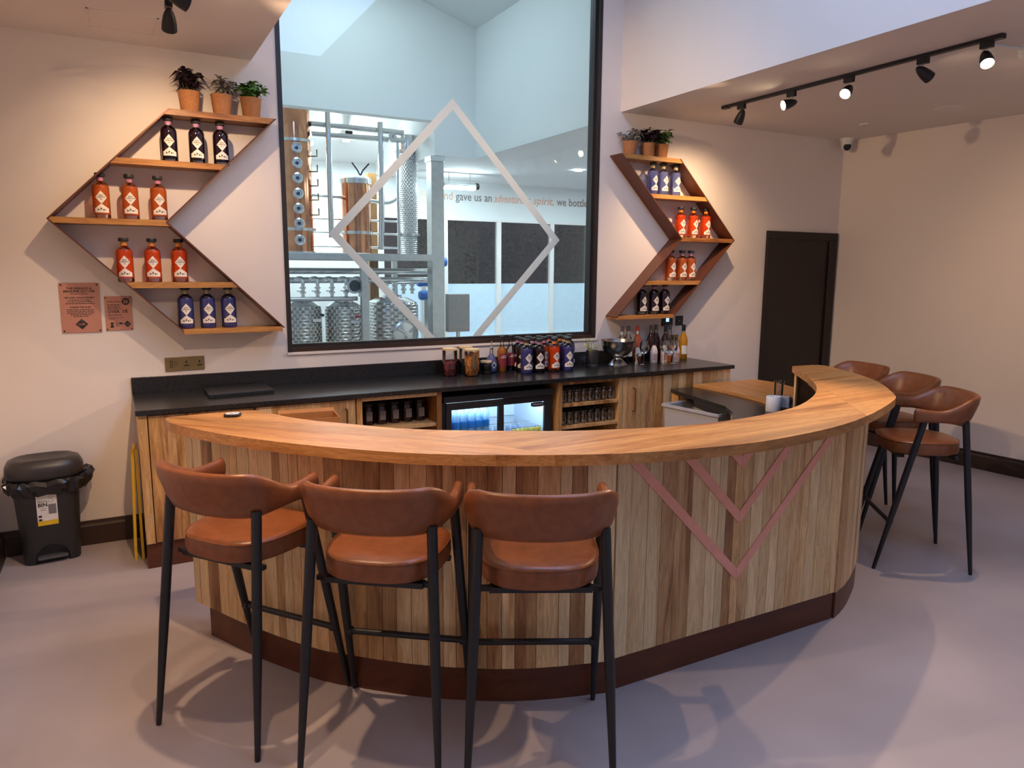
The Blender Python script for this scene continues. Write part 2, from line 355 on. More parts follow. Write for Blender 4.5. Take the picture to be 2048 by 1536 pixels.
MB().box((1.03, W+.058, 1.17), (3.475, W+.066, 4.12)).build('pane', 'pane', wn, world=True)
cx, cz, hw, hh, t = 2.245, 1.925, .93, .985, .052
def strip(p, q, name, mt, parent, y, wd, inner):
    # mitred strip of the diamond: outer p->q and inner edge scaled towards the centre
    k = 1-wd/hw
    a, b_ = Vector(p), Vector(q); c = Vector((cx, cz))
    poly = [a, b_, c+(b_-c)*k, c+(a-c)*k]
    MB().prismy([(v.x, v.y) for v in poly], y-.0015, y).build(name, mt, parent, world=True)
yg = W+.0565
strip((cx, cz+hh), (cx-hw, cz), 'etched_strip', 'frost', wn, yg, .075, 0)
strip((cx, cz+hh), (cx+hw, cz), 'etched_strip', 'frost', wn, yg, .075, 0)
# lower strips are cut by the sill
def cut(pa, pb, zmin):
    t_ = (zmin-pa[1])/(pb[1]-pa[1]); return (pa[0]+(pb[0]-pa[0])*t_, zmin)
k = 1-.075/hw
for sgn in (-1, 1):
    A = (cx+sgn*hw, cz); B = (cx, cz-hh); Ai = (cx+sgn*hw*k, cz); Bi = (cx, cz-hh*k)
    MB().prismy([A, cut(A, B, 1.181), cut(Ai, Bi, 1.181), Ai], yg-.0015, yg).build('etched_strip', 'frost', wn, world=True)

# ================================================================== STILL HALL SHELL
HX = 9.0
struct('wall_far', MB().box((.2, YF, 0), (HX, YF+.12, .655)).box((.2, YF, 2.405), (HX, YF+.12, 4.9)).box((.2, YF, .655), (3.25, YF+.12, 2.405)), 'hall')
struct('wall_hall_left', MB().box((.1, W+.15, 0), (.2, YF, 4.9)), 'hall')
struct('wall_hall_right', MB().box((HX, W+.15, 0), (HX+.1, YF, 3.2)), 'hall')
struct('ceiling', MB().box((3.708, W+.15, 2.918), (HX, YF, 4.9)), 'hallceil')
struct('ceiling', MB().box((3.19, YV, 2.918), (3.71, YF, 4.9)), 'hallceil')
b = MB(); pr_ = [(YV, 3.28), (YV+.12, 3.28), (YV+.12, 3.47), (8.7, 3.47), (YF, 3.055), (YF, 4.9), (YV, 4.9)]; n = len(pr_)
b.add([(.2, y, z) for y, z in pr_]+[(3.19, y, z) for y, z in pr_], [tuple(range(n)), tuple(range(2*n-1, n-1, -1))]+[((i+1) % n, i, n+i, n+(i+1) % n) for i in range(n)])
struct('ceiling', b, 'hallceil')
# white lining of the double height void
struct('wall_void_far', MB().box((.2, YV-.02, 3.28), (3.19, YV, 4.9)).box((3.19, YV-.02, 2.918), (3.708, YV, 4.9)), 'hall')
struct('wall_void_right', MB().box((3.69, W+.15, 2.918), (3.708, YV-.02, 4.9)), 'hall')
b = MB(); b.add([(.2, W+.15, 5.38), (3.70, W+.15, 4.285), (3.70, YV, 4.285), (.2, YV, 5.38), (.2, W+.15, 5.5), (3.70, W+.15, 4.4), (3.70, YV, 4.4), (.2, YV, 5.5)],
                [(0, 1, 2, 3), (7, 6, 5, 4), (0, 4, 5, 1), (2, 6, 7, 3), (1, 5, 6, 2)])
struct('ceiling_void', b, 'hall')
# far windows
fx = [3.25, 4.2, 5.06, 5.98, 6.66, 7.6, 8.6]
fwn = thing('window_2', None, None, (5.9, YF, .655)); fwn['kind'] = 'structure'; fwn['label'] = 'row of white framed windows with frosted lower panes in the far wall'
for i, x in enumerate(fx): MB().box((x-.035, YF-.03, .655), (x+.035, YF+.06, 2.405)).build('mullion', 'white', fwn, world=True)
for i in range(len(fx)-1):
    a, c = fx[i]+.035, fx[i+1]-.035
    MB().box((a, YF-.02, .655), (c, YF+.05, .70)).build('sill_rail', 'white', fwn, world=True)
    MB().box((a, YF-.02, 2.37), (c, YF+.05, 2.405)).build('head_rail', 'white', fwn, world=True)
    MB().box((a, YF+.02, 1.47), (c, YF+.026, 2.37)).build('clear_pane', 'darkpane', fwn, world=True)
    MB().box((a, YF+.02, .70), (c, YF+.026, 1.47)).build('frosted_pane', 'frostpane', fwn, world=True)
# slogan on far wall: dark and copper letters
sg = MB(); yS = YF-.004
def fit(x0, x1, body, size, z, mi, shear=0.):
    vs, fs = text_mb(body, size, 'LEFT', shear, 1.0, .0016)
    a = min(v[0] for v in vs); c = max(v[0] for v in vs); k_ = (x1-x0)/(c-a)
    sg.add([(x0+(v[0]-a)*k_, yS, z+v[1]) for v in vs], fs, mi)
fit(3.60, 4.325, 'Ben Lomond', .165, 2.655, 1)
fit(4.37, 4.95, 'gave us an', .165, 2.655, 0)
fit(4.985, 5.60, 'adventurous', .165, 2.655, 1, .25)
fit(5.65, 6.01, 'spirit,', .165, 2.655, 1, .25)
fit(6.065, 6.70, 'we bottled', .165, 2.655, 2)
fit(6.78, 6.90, 'it.', .165, 2.655, 2)
M['ltr_grey'] = mat('letter_grey', (.20, .19, .185), .4, metal=.3); M['ltr_cop'] = mat('letter_copper', (.72, .42, .30), .4, metal=.3); M['ltr_brown'] = mat('letter_brown', (.33, .24, .21), .4, metal=.3)
o = sg.build('wall_slogan', ['ltr_grey', 'ltr_cop', 'ltr_brown']); tag(o, 'line of grey and copper slogan lettering above the far hall windows', 'lettering')

# ================================================================== STILL HALL EQUIPMENT
def flange(mb, c, r, z, h=.035, mi=1): mb.lathe([(r*.6, z), (r, z), (r, z+h), (r*.6, z+h)], 28, c, mi)
# copper rectifying column
t = thing('copper_still_column', 'tall polished copper still column with round sight glasses', 'still', (1.79, 8.32, 0))
bm_ = MB().lathe([(.195, 1.86), (.195, 3.6)], 36); bm_.build('column_shell', 'copper', t, smooth=True)
for z in (2.085, 3.01):
    q = MB(); flange(q, (0, 0, 0), .225, z, .03, 0); q.build('flange', 'steel', t, smooth=True)
q = MB(); flange(q, (0, 0, 0), .21, 1.845, .02, 0); q.build('flange', 'steel', t, smooth=True)
def port(parent, r, ang, z, pr=.057):
    # round sight glass on a cylinder of radius r, facing angle ang
    q = MB().lathe([(pr, r-.01), (pr, r+.03), (pr*.72, r+.036), (pr*.68, r+.02)], 20, axis='y')
    g = MB().lathe([(pr*.7, r+.018), (.0, r+.022)], 16, axis='y')
    a = Matrix.Rotation(ang, 4, 'Z') @ Matrix.Rotation(PI, 4, 'Z')
    for mb_ in (q, g): mb_.v = [tuple(a @ Vector(v)+Vector((0, 0, z))) for v in mb_.v]
    o = q.build('sight_glass', 'steel', parent, smooth=True); g.build('glass_disc', M['portglass'], o, smooth=True)
M['portglass'] = mat('sight_glass_dark', (.03, .05, .055), .08, var=.4, scale=40)
for z in (2.94, 2.785, 2.63, 2.47, 2.315, 2.16, 1.985): port(t, .19, .0, z)
for z in (2.88, 2.72, 2.57, 2.42, 2.26):
    MB().tube([(.17, -.09, z), (.235, -.12, z), (.235, -.12, z+.07)], .009, 8).build('valve', 'brass', t, smooth=True)
# copper pot column
t = thing('copper_pot', 'short copper still pot with steel clamped lid', 'still', (2.50, 8.4, 0))
MB().lathe([(.165, 1.86), (.165, 2.65)], 36).build('pot_shell', 'copper', t, smooth=True)
for z, h in ((2.07, .035), (2.63, .055)):
    q = MB(); flange(q, (0, 0, 0), .188, z, h, 0); q.build('flange', 'steel', t, smooth=True)
MB().lathe([(.18, 2.685), (.15, 2.71), (.05, 2.73), (0, 2.73)], 28).build('lid', 'steel', t, smooth=True)
for s_ in (-1, 1): MB().tube([(.06, 0, 2.73), (.06+s_*.03, 0, 2.79), (.06+s_*.1, -.02, 2.87)], .009, 8).build('clamp_handle', 'black', t, smooth=True)
# dimpled condenser
t = thing('dimpled_condenser_column', 'slim dimpled stainless condenser column beside the thick hall post', 'condenser', (3.13, 8.4, 0))
MB().lathe([(.115, 2.08), (.115, 3.03)], 30).build('column_shell', 'dimple2', t, smooth=True)
MB().lathe([(.105, 1.86), (.105, 2.08)], 30).build('lower_shell', 'dimple2', t, smooth=True)
MB().lathe([(.10, 3.03), (.10, 3.22)], 30).build('upper_shell', 'steel', t, smooth=True)
for z in (2.07, 3.02):
    q = MB(); flange(q, (0, 0, 0), .14, z, .03, 0); q.build('flange', 'steel', t, smooth=True)
# tanks
def tank(x, y, r, h, label, sq=2.0):
    t = thing('stainless_tank', label, 'tank', (x, y, 0), 0, 'dimpled stainless tanks')
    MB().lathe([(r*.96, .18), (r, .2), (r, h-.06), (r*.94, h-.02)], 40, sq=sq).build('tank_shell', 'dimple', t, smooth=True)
    MB().lathe([(r*.94, h-.02), (r*.6, h+.03), (.0, h+.045)], 32, sq=sq).build('tank_top', 'steel', t, smooth=True)
    MB().lathe([(.10, h+.02), (.11, h+.03), (.11, h+.06), (.0, h+.075)], 22).build('tank_lid', 'steel', t, smooth=True)
    for a in range(4): MB().tube([(r*.7*math.cos(a*PI/2+.8), r*.7*math.sin(a*PI/2+.8), 0), (r*.7*math.cos(a*PI/2+.8), r*.7*math.sin(a*PI/2+.8), .2)], .022, 8).build('leg', 'steel', t)
    return t
t1 = tank(1.80, 8.15, .20, 1.30, 'dimpled stainless tank next to the window frame, leftmost of three')
t2 = tank(2.24, 8.1, .205, 1.29, 'dimpled stainless tank behind the thin grey upright, middle of three')
t3 = tank(2.86, 8.25, .275, 1.32, 'wide dimpled stainless tank with round manway door', 3.4)
MB().box((.06, -.215, 1.115), (.15, -.20, 1.145)).build('name_tag', 'white', t1); MB().lathe([(.016, -.245), (.016, -.19)], 12, (.16, 0, 1.185), axis='y').build('tap', 'black', t1, smooth=True)
MB().box((.02, -.215, 1.09), (.11, -.20, 1.12)).build('name_tag', 'white', t2); MB().lathe([(.016, -.25), (.016, -.19)], 12, (.14, 0, 1.165), axis='y').build('tap', 'black', t2, smooth=True)
MB().lathe([(.014, -.25), (.014, -.19)], 12, (.09, 0, 1.165), axis='y').build('tap', mat('red_knob', (.6, .05, .06)), t2, smooth=True)
mw = MB().lathe([(.15, -.27), (.15, -.305), (.13, -.312), (.125, -.30), (.05, -.315), (.0, -.318)], 32, (.05, 0, .95), axis='y').build('manway_door', 'steel', t3, smooth=True)
for a in (0.5, 1.57+1.05, 4.71): MB().tube([(.05, -.33, .95), (.05+.12*math.cos(a), -.32, .95+.12*math.sin(a))], .013, 8).build('clamp_arm', 'steel', mw)
MB().lathe([(.03, -.31), (.03, -.35), (0, -.355)], 16, (.05, 0, .95), axis='y').build('hand_wheel', 'steel', mw, smooth=True)
# platform frame
tag(MB().box((.25, YV+.005, 1.8425), (3.162, 8.95, 1.8455)).box((.25, 8.9, 1.775), (3.162, 8.95, 1.8425)).box((.25, 8.9, 0), (.3, 8.95, 1.775)).box((3.1, 8.9, 0), (3.162, 8.95, 1.775)).build('platform_deck', 'steelm'), 'thin steel platform deck under the copper columns', 'platform')
tag(MB().box((1.3, YV, 1.772), (3.162, YV+.07, 1.842)).build('platform_beam', 'steelm', bevel=.003), 'long horizontal box section beam below the copper columns', 'beam')
tag(MB().box((2.341, YV, 0), (2.42, YV+.07, 1.771)).build('platform_upright', 'steelm', bevel=.003), 'thin grey steel upright below the horizontal beam', 'post')
t = thing('hall_post', 'thick square stainless post carrying the white bulkhead', 'post', (3.235, YV+.08, 0))
MB().box((-.075, -.075, 0), (.075, .075, 2.86)).build('post_shaft', 'steelm', t, bevel=.004); MB().box((-.085, -.085, 2.86), (.085, .085, 2.917)).build('post_cap', 'steel', t)
tag(MB().box((2.82, 8.95, 0), (2.93, 9.06, 2.84)).build('timber_post', 'rust'), 'rough brown timber post behind the condenser', 'post')
# pipework: each run a thing
def pipe(pts, r, label, nm='steel_pipe', rings=()):
    o = MB().tube(bez(pts, 5) if len(pts) > 2 else pts, r, 12).build(nm, 'steel', smooth=True)
    return tag(o, label, 'pipe', 'still hall pipework')
pipe([(1.98, 8.25, 3.22), (3.03, 8.25, 3.22)], .032, 'upper of two thick steel pipes running from copper column to condenser')
pipe([(1.98, 8.22, 3.11), (3.03, 8.22, 3.13)], .03, 'lower of two thick steel pipes running from copper column to condenser')
pipe([(2.155, 8.2, 3.36), (2.155, 8.2, 2.02)], .03, 'vertical steel pipe between the copper column and the copper pot')
pipe([(2.74, 8.2, 3.3), (2.74, 8.2, 2.4), (2.72, 8.2, 1.9)], .032, 'vertical steel pipe just right of the copper pot')
pipe([(2.94, 8.2, 3.1), (2.94, 8.2, 1.86)], .018, 'thin vertical steel pipe touching the condenser column')
pipe([(1.98, 8.42, 2.49), (2.34, 8.42, 2.48)], .02, 'short pipe from copper column to the upper part of the copper pot')
pipe([(2.66, 8.42, 2.46), (2.9, 8.42, 2.45), (3.02, 8.42, 2.52)], .022, 'short pipe from copper pot up to the condenser')
for i, z in enumerate((2.24, 2.09, 1.93)): pipe([(1.98, 8.5, z), (3.05, 8.5, z)], .012, ('highest', 'middle', 'lowest')[i]+' of the three thin horizontal pipes behind the copper pot')
pipe([(1.3, 8.12, 1.655), (3.35, 8.12, 1.655)], .034, 'upper of two long horizontal pipes above the tanks')
pipe([(1.3, 8.15, 1.555), (3.35, 8.15, 1.555)], .034, 'lower of two long horizontal pipes above the tanks')
pipe([(1.3, 7.9, 1.36), (2.34, 7.9, 1.36)], .024, 'horizontal pipe just above the tank tops')
for i in range(5):
    x = 1.76+.155*i
    t = thing('valve_drop', ('first', 'second', 'third', 'fourth', 'fifth')[i]+' valve drop from the left in the row above the tanks', 'valve', (x, 7.93, 1.36), 0, 'valve drops above the tanks')
    MB().tube(bez([(-.05, .12, .2), (-.03, .05, .22), (0, 0, .2), (0, 0, .02)], 4), .02, 10).build('drop_pipe', 'steel', t, smooth=True)
    for z in (.06, .11): MB().lathe([(.034, 0), (.034, .018)], 14, (0, 0, z)).build('clamp', 'steel', t, smooth=True)
    MB().tube([(0, -.02, .085), (-.07, -.03, .085)], .006, 6).build('lever', 'steel', t)
for i in range(4):
    x = 2.72+.105*i
    t = thing('valve_drop', ('first', 'second', 'third', 'last')[i]+' of the four short valves hanging above the wide tank', 'valve', (x, 8.05, 1.40), 0, 'valve drops above the wide tank')
    MB().tube([(0, 0, 0), (0, 0, .13)], .02, 10).build('drop_pipe', 'steel', t, smooth=True)
    for z in (.04, .09): MB().lathe([(.034, 0), (.034, .018)], 14, (0, 0, z)).build('clamp', 'steel', t, smooth=True)
t = thing('inspection_port', 'round glass inspection port on a steel tee above the middle tank', 'port', (2.29, 7.86, 1.50))
MB().lathe([(.085, -.05), (.085, .02), (.05, .05), (.05, .16)], 26, axis='y').build('port_ring', 'steel', t, smooth=True); MB().lathe([(.062, -.052), (0, -.053)], 22, axis='y').build('glass_disc', M['portglass'], t)
t = thing('pressure_gauge', 'white dial gauge on the pipe near the condenser', 'gauge', (2.86, 8.15, 3.13))
MB().lathe([(.05, -.03), (.05, .01), (.01, .06)], 22, axis='y').build('gauge_case', 'steel', t, smooth=True); MB().lathe([(.043, -.031), (0, -.032)], 22, axis='y').build('dial', 'white', t); MB().box((-.003, -.034, 0), (.003, -.032, .035)).build('needle', 'ink', t)
for i, (x, z) in enumerate(((3.33, 1.51), (3.34, 1.22), (3.52, 1.60))):
    t = thing('pump_motor', ('upper blue pump motor left of the thick post', 'lower blue pump motor left of the thick post', 'blue valve actuator just right of the thick post')[i], 'motor', ((3.45, 3.40, 3.62)[i], (8.75, 8.55, 8.6)[i], (1.52, 1.36, 1.77)[i]), 0, 'blue motors')
    MB().lathe([(.05, -.08), (.06, -.06), (.06, .06), (.05, .08)], 18, axis='x').build('motor_case', 'blue', t, smooth=True); MB().box((-.03, -.03, -(1.52, 1.36, 1.77)[i]), (.03, .03, -.05)).build('stand', 'steel', t)
t = thing('control_panel', 'grey steel control panel box on a stand in front of the frosted windows', 'control panel', (3.57, 7.95, 0))
MB().box((-.14, -.03, .95), (.14, .06, 1.395)).build('panel_box', mat('panel_grey', (.30, .29, .28), .35, metal=.5), t, bevel=.006); MB().tube([(0, 0, 0), (0, 0, .96)], .025, 10).build('stand', 'steel', t); MB().lathe([(.15, 0), (.15, .015)], 20).build('base_plate', 'steel', t)
for z in (1.02, 1.33): MB().lathe([(.006, -.033), (0, -.034)], 8, (0, 0, z), axis='y').build('screw', 'steel', t)
def led(x0, x1, y, z, label):
    t = thing('tube_light', label, 'light', ((x0+x1)/2, y, z))
    L = (x1-x0)/2
    MB().lathe([(.035, -L), (.035, L)], 14, axis='x').build('housing', 'steelm', t, smooth=True); MB().box((-L+.04, -.036, -.05), (L-.04, .036, -.012)).build('led_strip', 'tube', t)
    for s_ in (-1, 1): MB().lathe([(.042, -.02), (.042, .02)], 14, (s_*L, 0, 0), axis='x').build('end_cap', 'black', t, smooth=True)
    for s_ in (-.6, .6): MB().tube([(s_*L, 0, .03), (s_*L, 0, 2.917-z if x0 > 3 else .20)], .006, 6).build('hanger', 'steelm', t)
led(3.80, 4.30, 8.95, 2.76, 'suspended tube light above the control panel')
led(2.35, 2.75, 8.85, 3.24, 'tube light on the ceiling behind the copper columns')
bpy.data.objects['tube_light.001'].rotation_euler.z = math.radians(80)
for i, x in enumerate((5.2, 5.9)):
    o = MB().lathe([(.05, 0), (.045, .012)], 18).build('downlight', 'tube', loc=(x, 7.9-.5*i, 2.905)); tag(o, ('left', 'right')[i]+' small bright downlight in the hall ceiling', 'light', 'hall downlights')
# trees outside the far windows
M['treeleaf'] = mat('dusk_foliage', (.40, .43, .32), .8, var=.3, scale=6)
for i, (x, y, r) in enumerate(((6.2, 13.2, 1.4), (9.6, 13.8, 1.6), (13.0, 14.2, 1.7))):
    t = thing('garden_tree', ('left', 'middle', 'right')[i]+' leafy tree in the dusk outside the far hall windows', 'tree', (x, y, 0), 0, 'trees outside')
    q = MB()
    for k_ in range(6000):
        a, c = random.uniform(0, 2*PI), random.uniform(-1, 1); rr = r*random.uniform(.55, 1); p = Vector((rr*math.cos(a)*math.sqrt(1-c*c), rr*math.sin(a)*math.sqrt(1-c*c), 2.2+rr*c))
        u_ = Vector([random.gauss(0, 1) for _ in range(3)]).normalized()*.05; v_ = u_.orthogonal().normalized()*.022
        q.add([p-u_, p+v_, p+u_, p-v_], [(0, 1, 2, 3)])
    q.build('foliage', 'treeleaf', t); MB().tube([(0, 0, 0), (0, 0, 2)], .12, 8).build('trunk', 'rust', t)
tag(MB().box((-4, 17, -.1), (40, 17.1, 9)).build('dusk_backdrop', mat('backdrop_brown', (.52, .43, .40), .9)), 'plain brown backdrop added far behind the trees', 'wall')  # invented backdrop, covers the sky to lower contrast behind the leaves
struct('floor', MB().box((-2, YF+.2, -.1), (24, 20, -.01)), mat('dark_ground', (.05, .05, .045), .9), 'dark ground outside the far windows')

# ================================================================== CHEVRON SHELVES
def chevron(x0, sgn, side, sidel):
    # x0: x of the top board's outer/top corner nearest the window side; shelf bends towards -sgn
    yf, yb = 4.862, W-.002
    zt, zm, zb = 2.605, 1.955, 1.310; wd = .60; th = .034; ms = .006
    t = thing('chevron_shelf', label=sidel, cat='shelf', loc=(x0+wd/2, W, zb))
    bend = .652*sgn
    def bx(z):   # left x of the band at height z
        return x0+bend*((zt-z)/(zt-zm) if z >= zm else (z-zb)/(zm-zb))
    # two metal side bands, each bent at the middle
    for off, nm in ((0, 'side_band'), (wd, 'side_band')):
        ol = [(bx(z)+off, z) for z in (zt, zm, zb)]
        poly = [(ol[0][0]-ms, ol[0][1]), (ol[1][0]-ms, ol[1][1]), (ol[2][0]-ms, ol[2][1]), (ol[2][0]+ms, ol[2][1]), (ol[1][0]+ms, ol[1][1]), (ol[0][0]+ms, ol[0][1])]
        MB().prismy(poly[:2]+[poly[4], poly[5]], yf-.003, yb).build(nm, 'shelfmetal', t, world=True)
        MB().prismy([poly[1], poly[2], poly[3], poly[4]], yf-.003, yb).build(nm, 'shelfmetal', t, world=True)
    zs = [zt, 2.310, zm+.012, 1.603, zb+.008]
    for i, z in enumerate(zs):
        z1 = z; z0 = z-th
        if i == 2:   # middle board sits on the bend
            zc = zm
            poly = [(bx(zc)-.004*sgn*0+ms, z1), (bx(zc)+wd-ms, z1), (bx(z0)+wd-ms, z0), (bx(z0)+ms, z0)]
            poly = [(bx(z1)+ms, z1), (bx(z1)+wd-ms, z1), (bx(zc)+wd-ms, zc), (bx(z0)+wd-ms, z0), (bx(z0)+ms, z0), (bx(zc)+ms, zc)]
        else:
            za, zb_ = min(z1, zt), max(z0, zb)
            if i == 4: zb_ = zb-.022
            def bb(zz): return bx(max(zz, zb)) if zz >= zb else x0
            poly = [(bb(za)+ms, za), (bb(za)+wd-ms, za), (bb(zb_)+wd-ms, zb_), (bb(zb_)+ms, zb_)]
        o = MB().prismy(poly, yf, yb).build('shelf_board', 'shelfwood', t, world=True)
        # give the board its own origin so that every board has its own grain
        c = Vector(o.data.vertices[0].co); o.data.transform(Matrix.Translation(-c)); o.location = c
    return t
chevron(.352, -1, 'left', 'left arrow-shaped copper and oak wall shelf pointing left beside the window')
chevron(3.608, 1, 'right', 'right arrow-shaped copper and oak wall shelf pointing right beside the window')

# ================================================================== BOTTLES
def wrap(vs, r, z0=0): return [(r*math.sin(v[0]/r), -r*math.cos(v[0]/r), v[1]+z0) for v in vs]
def grid_poly(cols, r, z0):   # cols: list of (x, zlo, zhi) wrapped on the cylinder
    mb = MB(); vs = []
    for (x, a, b_) in cols: vs += [(x, a), (x, b_)]
    mb.add(wrap(vs, r, z0), [(2*i, 2*i+2, 2*i+3, 2*i+1) for i in range(len(cols)-1)]); return mb
T_BEN = []
for body, size, z, sp_ in (('BEN', .0100, .0085, 1.35), ('LOMOND', .0100, -.0022, 1.25), ('GIN', .0056, -.0122, 1.2)):
    vs, fs = text_mb(body, size, 'CENTER', 0, sp_, .0003); T_BEN.append(([(v[0], v[1]+z) for v in vs], fs))
BR = .045
def gin_proto(key, liq, band, base, stopper='blackpl', fill=None):
    t = thing('gin_bottle', 'x', 'bottle')
    prof = [(.040, 0), (BR, .006), (BR, .026), (BR, .030), (BR, .165), (.0445, .176), (.041, .188), (.034, .198), (.024, .206), (.0175, .212), (.0165, .222), (.0165, .236)]
    mis = []
    for j in range(len(prof)-1):
        z = prof[j][1]
        mis.append(1 if (z < .025 and base) else (0 if z < (.185 if fill is None else fill) else 1))
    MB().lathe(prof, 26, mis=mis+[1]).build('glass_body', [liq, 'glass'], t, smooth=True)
    MB().lathe([(.0173, .212), (.0173, .233)], 20).build('neck_band', band, t, smooth=True)
    MB().lathe([(.017, .236), (.0265, .237), (.0275, .241), (.0275, .254), (.0255, .258), (0, .2585)], 24).build('stopper', stopper, t, smooth=True)
    n = 10; hw_, hh_ = .031, .037
    dl = grid_poly([(-hw_+2*hw_*i/n, -hh_*(1-abs(-1+2*i/n)), hh_*(1-abs(-1+2*i/n))) for i in range(n+1)], BR+.0006, .118).build('diamond_label', 'label', t)
    tx = MB()
    for vs, fs in T_BEN: tx.add(wrap(vs, BR+.0012, .118), fs)
    tx.build('lettering', 'ink', dl)
    prof2 = [(-.040, .010), (-.030, .013), (-.022, .021), (-.012, .027), (-.005, .034), (.004, .033), (.012, .026), (.022, .020), (.031, .013), (.040, .010)]
    ml = grid_poly([(x, -.014, z) for x, z in prof2], BR+.0006, .047).build('mountain_label', 'label', t)
    a = MB()
    for (x, z, w_, h_) in ((-.018, .004, .012, .010), (-.003, .010, .012, .012), (.010, .003, .013, .010), (-.010, .0, .02, .004), (.020, .004, .008, .006)):
        a.add(wrap([(x-w_/2, z-h_/2), (x+w_/2, z-h_/2), (x, z+h_/2)], BR+.0012, .047), [(0, 1, 2)])
    a.build('mountain_drawing', 'ink', ml)
    return t
L_ = {}
L_['whisky'] = liquid('liq_whisky', (.50, .17, .03), .4); L_['dark'] = liquid('liq_damson', (.018, .006, .012), .06); L_['amber'] = liquid('liq_amber', (.66, .15, .03), .5); L_['red'] = liquid('liq_red', (.80, .09, .012), .48)
L_['blue'] = liquid('liq_blue', (.05, .055, .20), .22); L_['paleblue'] = liquid('liq_pale_blue', (.16, .18, .40), .45)
B_ = {'pink': mat('band_pink', (.55, .20, .28), .5), 'mauve': mat('band_mauve', (.48, .22, .36), .5), 'orange': mat('band_orange', (.75, .25, .02), .5), 'gold': mat('band_gold', (.42, .33, .16), .5)}
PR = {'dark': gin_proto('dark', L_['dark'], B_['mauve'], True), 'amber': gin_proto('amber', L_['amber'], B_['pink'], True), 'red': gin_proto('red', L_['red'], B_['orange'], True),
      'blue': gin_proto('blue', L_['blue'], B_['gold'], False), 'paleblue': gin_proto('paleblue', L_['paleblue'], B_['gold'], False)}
NM = {'dark': 'near black damson gin bottle', 'amber': 'amber gin bottle', 'red': 'orange red gin bottle', 'blue': 'deep blue gin bottle', 'paleblue': 'pale blue gin bottle'}
first = set()
def bottle(kind, x, y, z, label, group, rot=0):
    p = PR[kind]
    if kind not in first:
        first.add(kind); p.location = (x, y, z); p.rotation_euler.z = rot; tag(p, label, None, group); return p
    return dup(p, (x, y, z), rot, label, group)
pos3 = ('left', 'middle', 'right')
rows = [('left', 'dark', 2.310, (.346, .498, .634), 'upper shelf of the left arrow'), ('left', 'amber', 1.967, (-.031, .118, .269), 'tip shelf of the left arrow'),
        ('left', 'red', 1.603, (.066, .215, .361), 'third shelf of the left arrow'), ('left', 'blue', 1.318, (.380, .505, .629), 'bottom shelf of the left arrow'),
        ('right', 'paleblue', 2.310, (3.985, 4.095, 4.228), 'upper shelf of the right arrow'), ('right', 'red', 1.967, (4.303, 4.444, 4.587), 'tip shelf of the right arrow'),
        ('right', 'amber', 1.603, (4.215, 4.338, 4.436), 'third shelf of the right arrow'), ('right', 'dark', 1.318, (3.915, 4.045, 4.160), 'bottom shelf of the right arrow')]
for side, kind, z, xs, where in rows:
    for i, x in enumerate(xs): bottle(kind, x, 4.937, z, NM[kind]+', '+pos3[i]+' of three on '+where, 'gin bottles on the '+side+' arrow shelf', rot=random.uniform(-.06, .06))

# ------------------------------------------------------------------ plants on the shelves
def leaf(mb, p, d, L, wd, mi=0, droop=.3):
    d = d.normalized(); s_ = d.cross(Vector((0, 0, 1)));
    if s_.length < .05: s_ = Vector((1, 0, 0))
    s_.normalize(); up_ = s_.cross(d)
    a = p+d*L*.45+up_*L*.12; e = p+d*L-Vector((0, 0, L*droop))
    mb.add([p, a+s_*wd/2-up_*wd*.12, a, a-s_*wd/2-up_*wd*.12, e], [(0, 1, 2), (0, 2, 3), (1, 4, 2), (2, 4, 3)], mi)
M['lf_purple'] = mat('purple_leaf', (.030, .014, .024), .45, var=.4, scale=40); M['lf_grey'] = mat('sage_leaf', (.30, .27, .23), .8, var=.2, scale=40); M['lf_green'] = mat('mint_leaf', (.10, .23, .035), .5, var=.35, scale=40); M['stem'] = mat('stem', (.12, .12, .06), .7)
def pot_plant(x, z, kind, label, h=.15, k_=1.0):
    t = thing('potted_herb', label, 'plant', (x, 4.937, z), random.uniform(0, 6), 'potted herbs on the arrow shelves')
    MB().lathe([(.047*k_, 0), (.050*k_, .004), (.062*k_, .115*k_), (.064*k_, .120*k_), (.058*k_, .120*k_), (.056*k_, .108*k_)], 26).build('pot', 'cork', t, smooth=True)
    MB().lathe([(.056*k_, .106*k_), (0, .108*k_)], 20).build('soil', 'soil', t)
    q = MB(); st = MB(); R_ = random.Random(int(x*1000))
    for i in range(13):
        a = R_.uniform(0, 2*PI); r = R_.uniform(.01, .085); top = Vector((r*math.cos(a), r*math.sin(a), (.115+h*R_.uniform(.55, 1)*(1-.25*r/.075))*k_))
        base = Vector((r*.35*math.cos(a), r*.35*math.sin(a), .105*k_)); st.tube([base, (base+top)/2+Vector((0, 0, .01)), top], .0022, 5)
        for j in range(9):
            f_ = R_.uniform(.3, 1); p = base.lerp(top, f_); b_ = R_.uniform(0, 2*PI); d_ = Vector((math.cos(b_), math.sin(b_), R_.uniform(-.2, .7)))
            leaf(q, p, d_, R_.uniform(.042, .065)*(1.45 if kind == 'lf_purple' else 1.1), R_.uniform(.026, .040)*(.6 if kind == 'lf_grey' else 1.1), droop=R_.uniform(.1, .5))
        leaf(q, top, Vector((math.cos(a), math.sin(a), .8)), .035, .022)
    q.build('leaves', kind, t); st.build('stems', 'stem', t)
pot_plant(.472, 2.605, 'lf_purple', 'dark purple leaved herb in cork pot, left of three on the left arrow shelf')
pot_plant(.652, 2.605, 'lf_grey', 'grey sage in cork pot between two herbs on the left arrow shelf', .12)
pot_plant(.822, 2.605, 'lf_green', 'bright green mint in cork pot on the left arrow shelf', .13)
pot_plant(3.745, 2.605, 'lf_grey', 'grey sage in cork pot on the right arrow shelf', .13, .92)
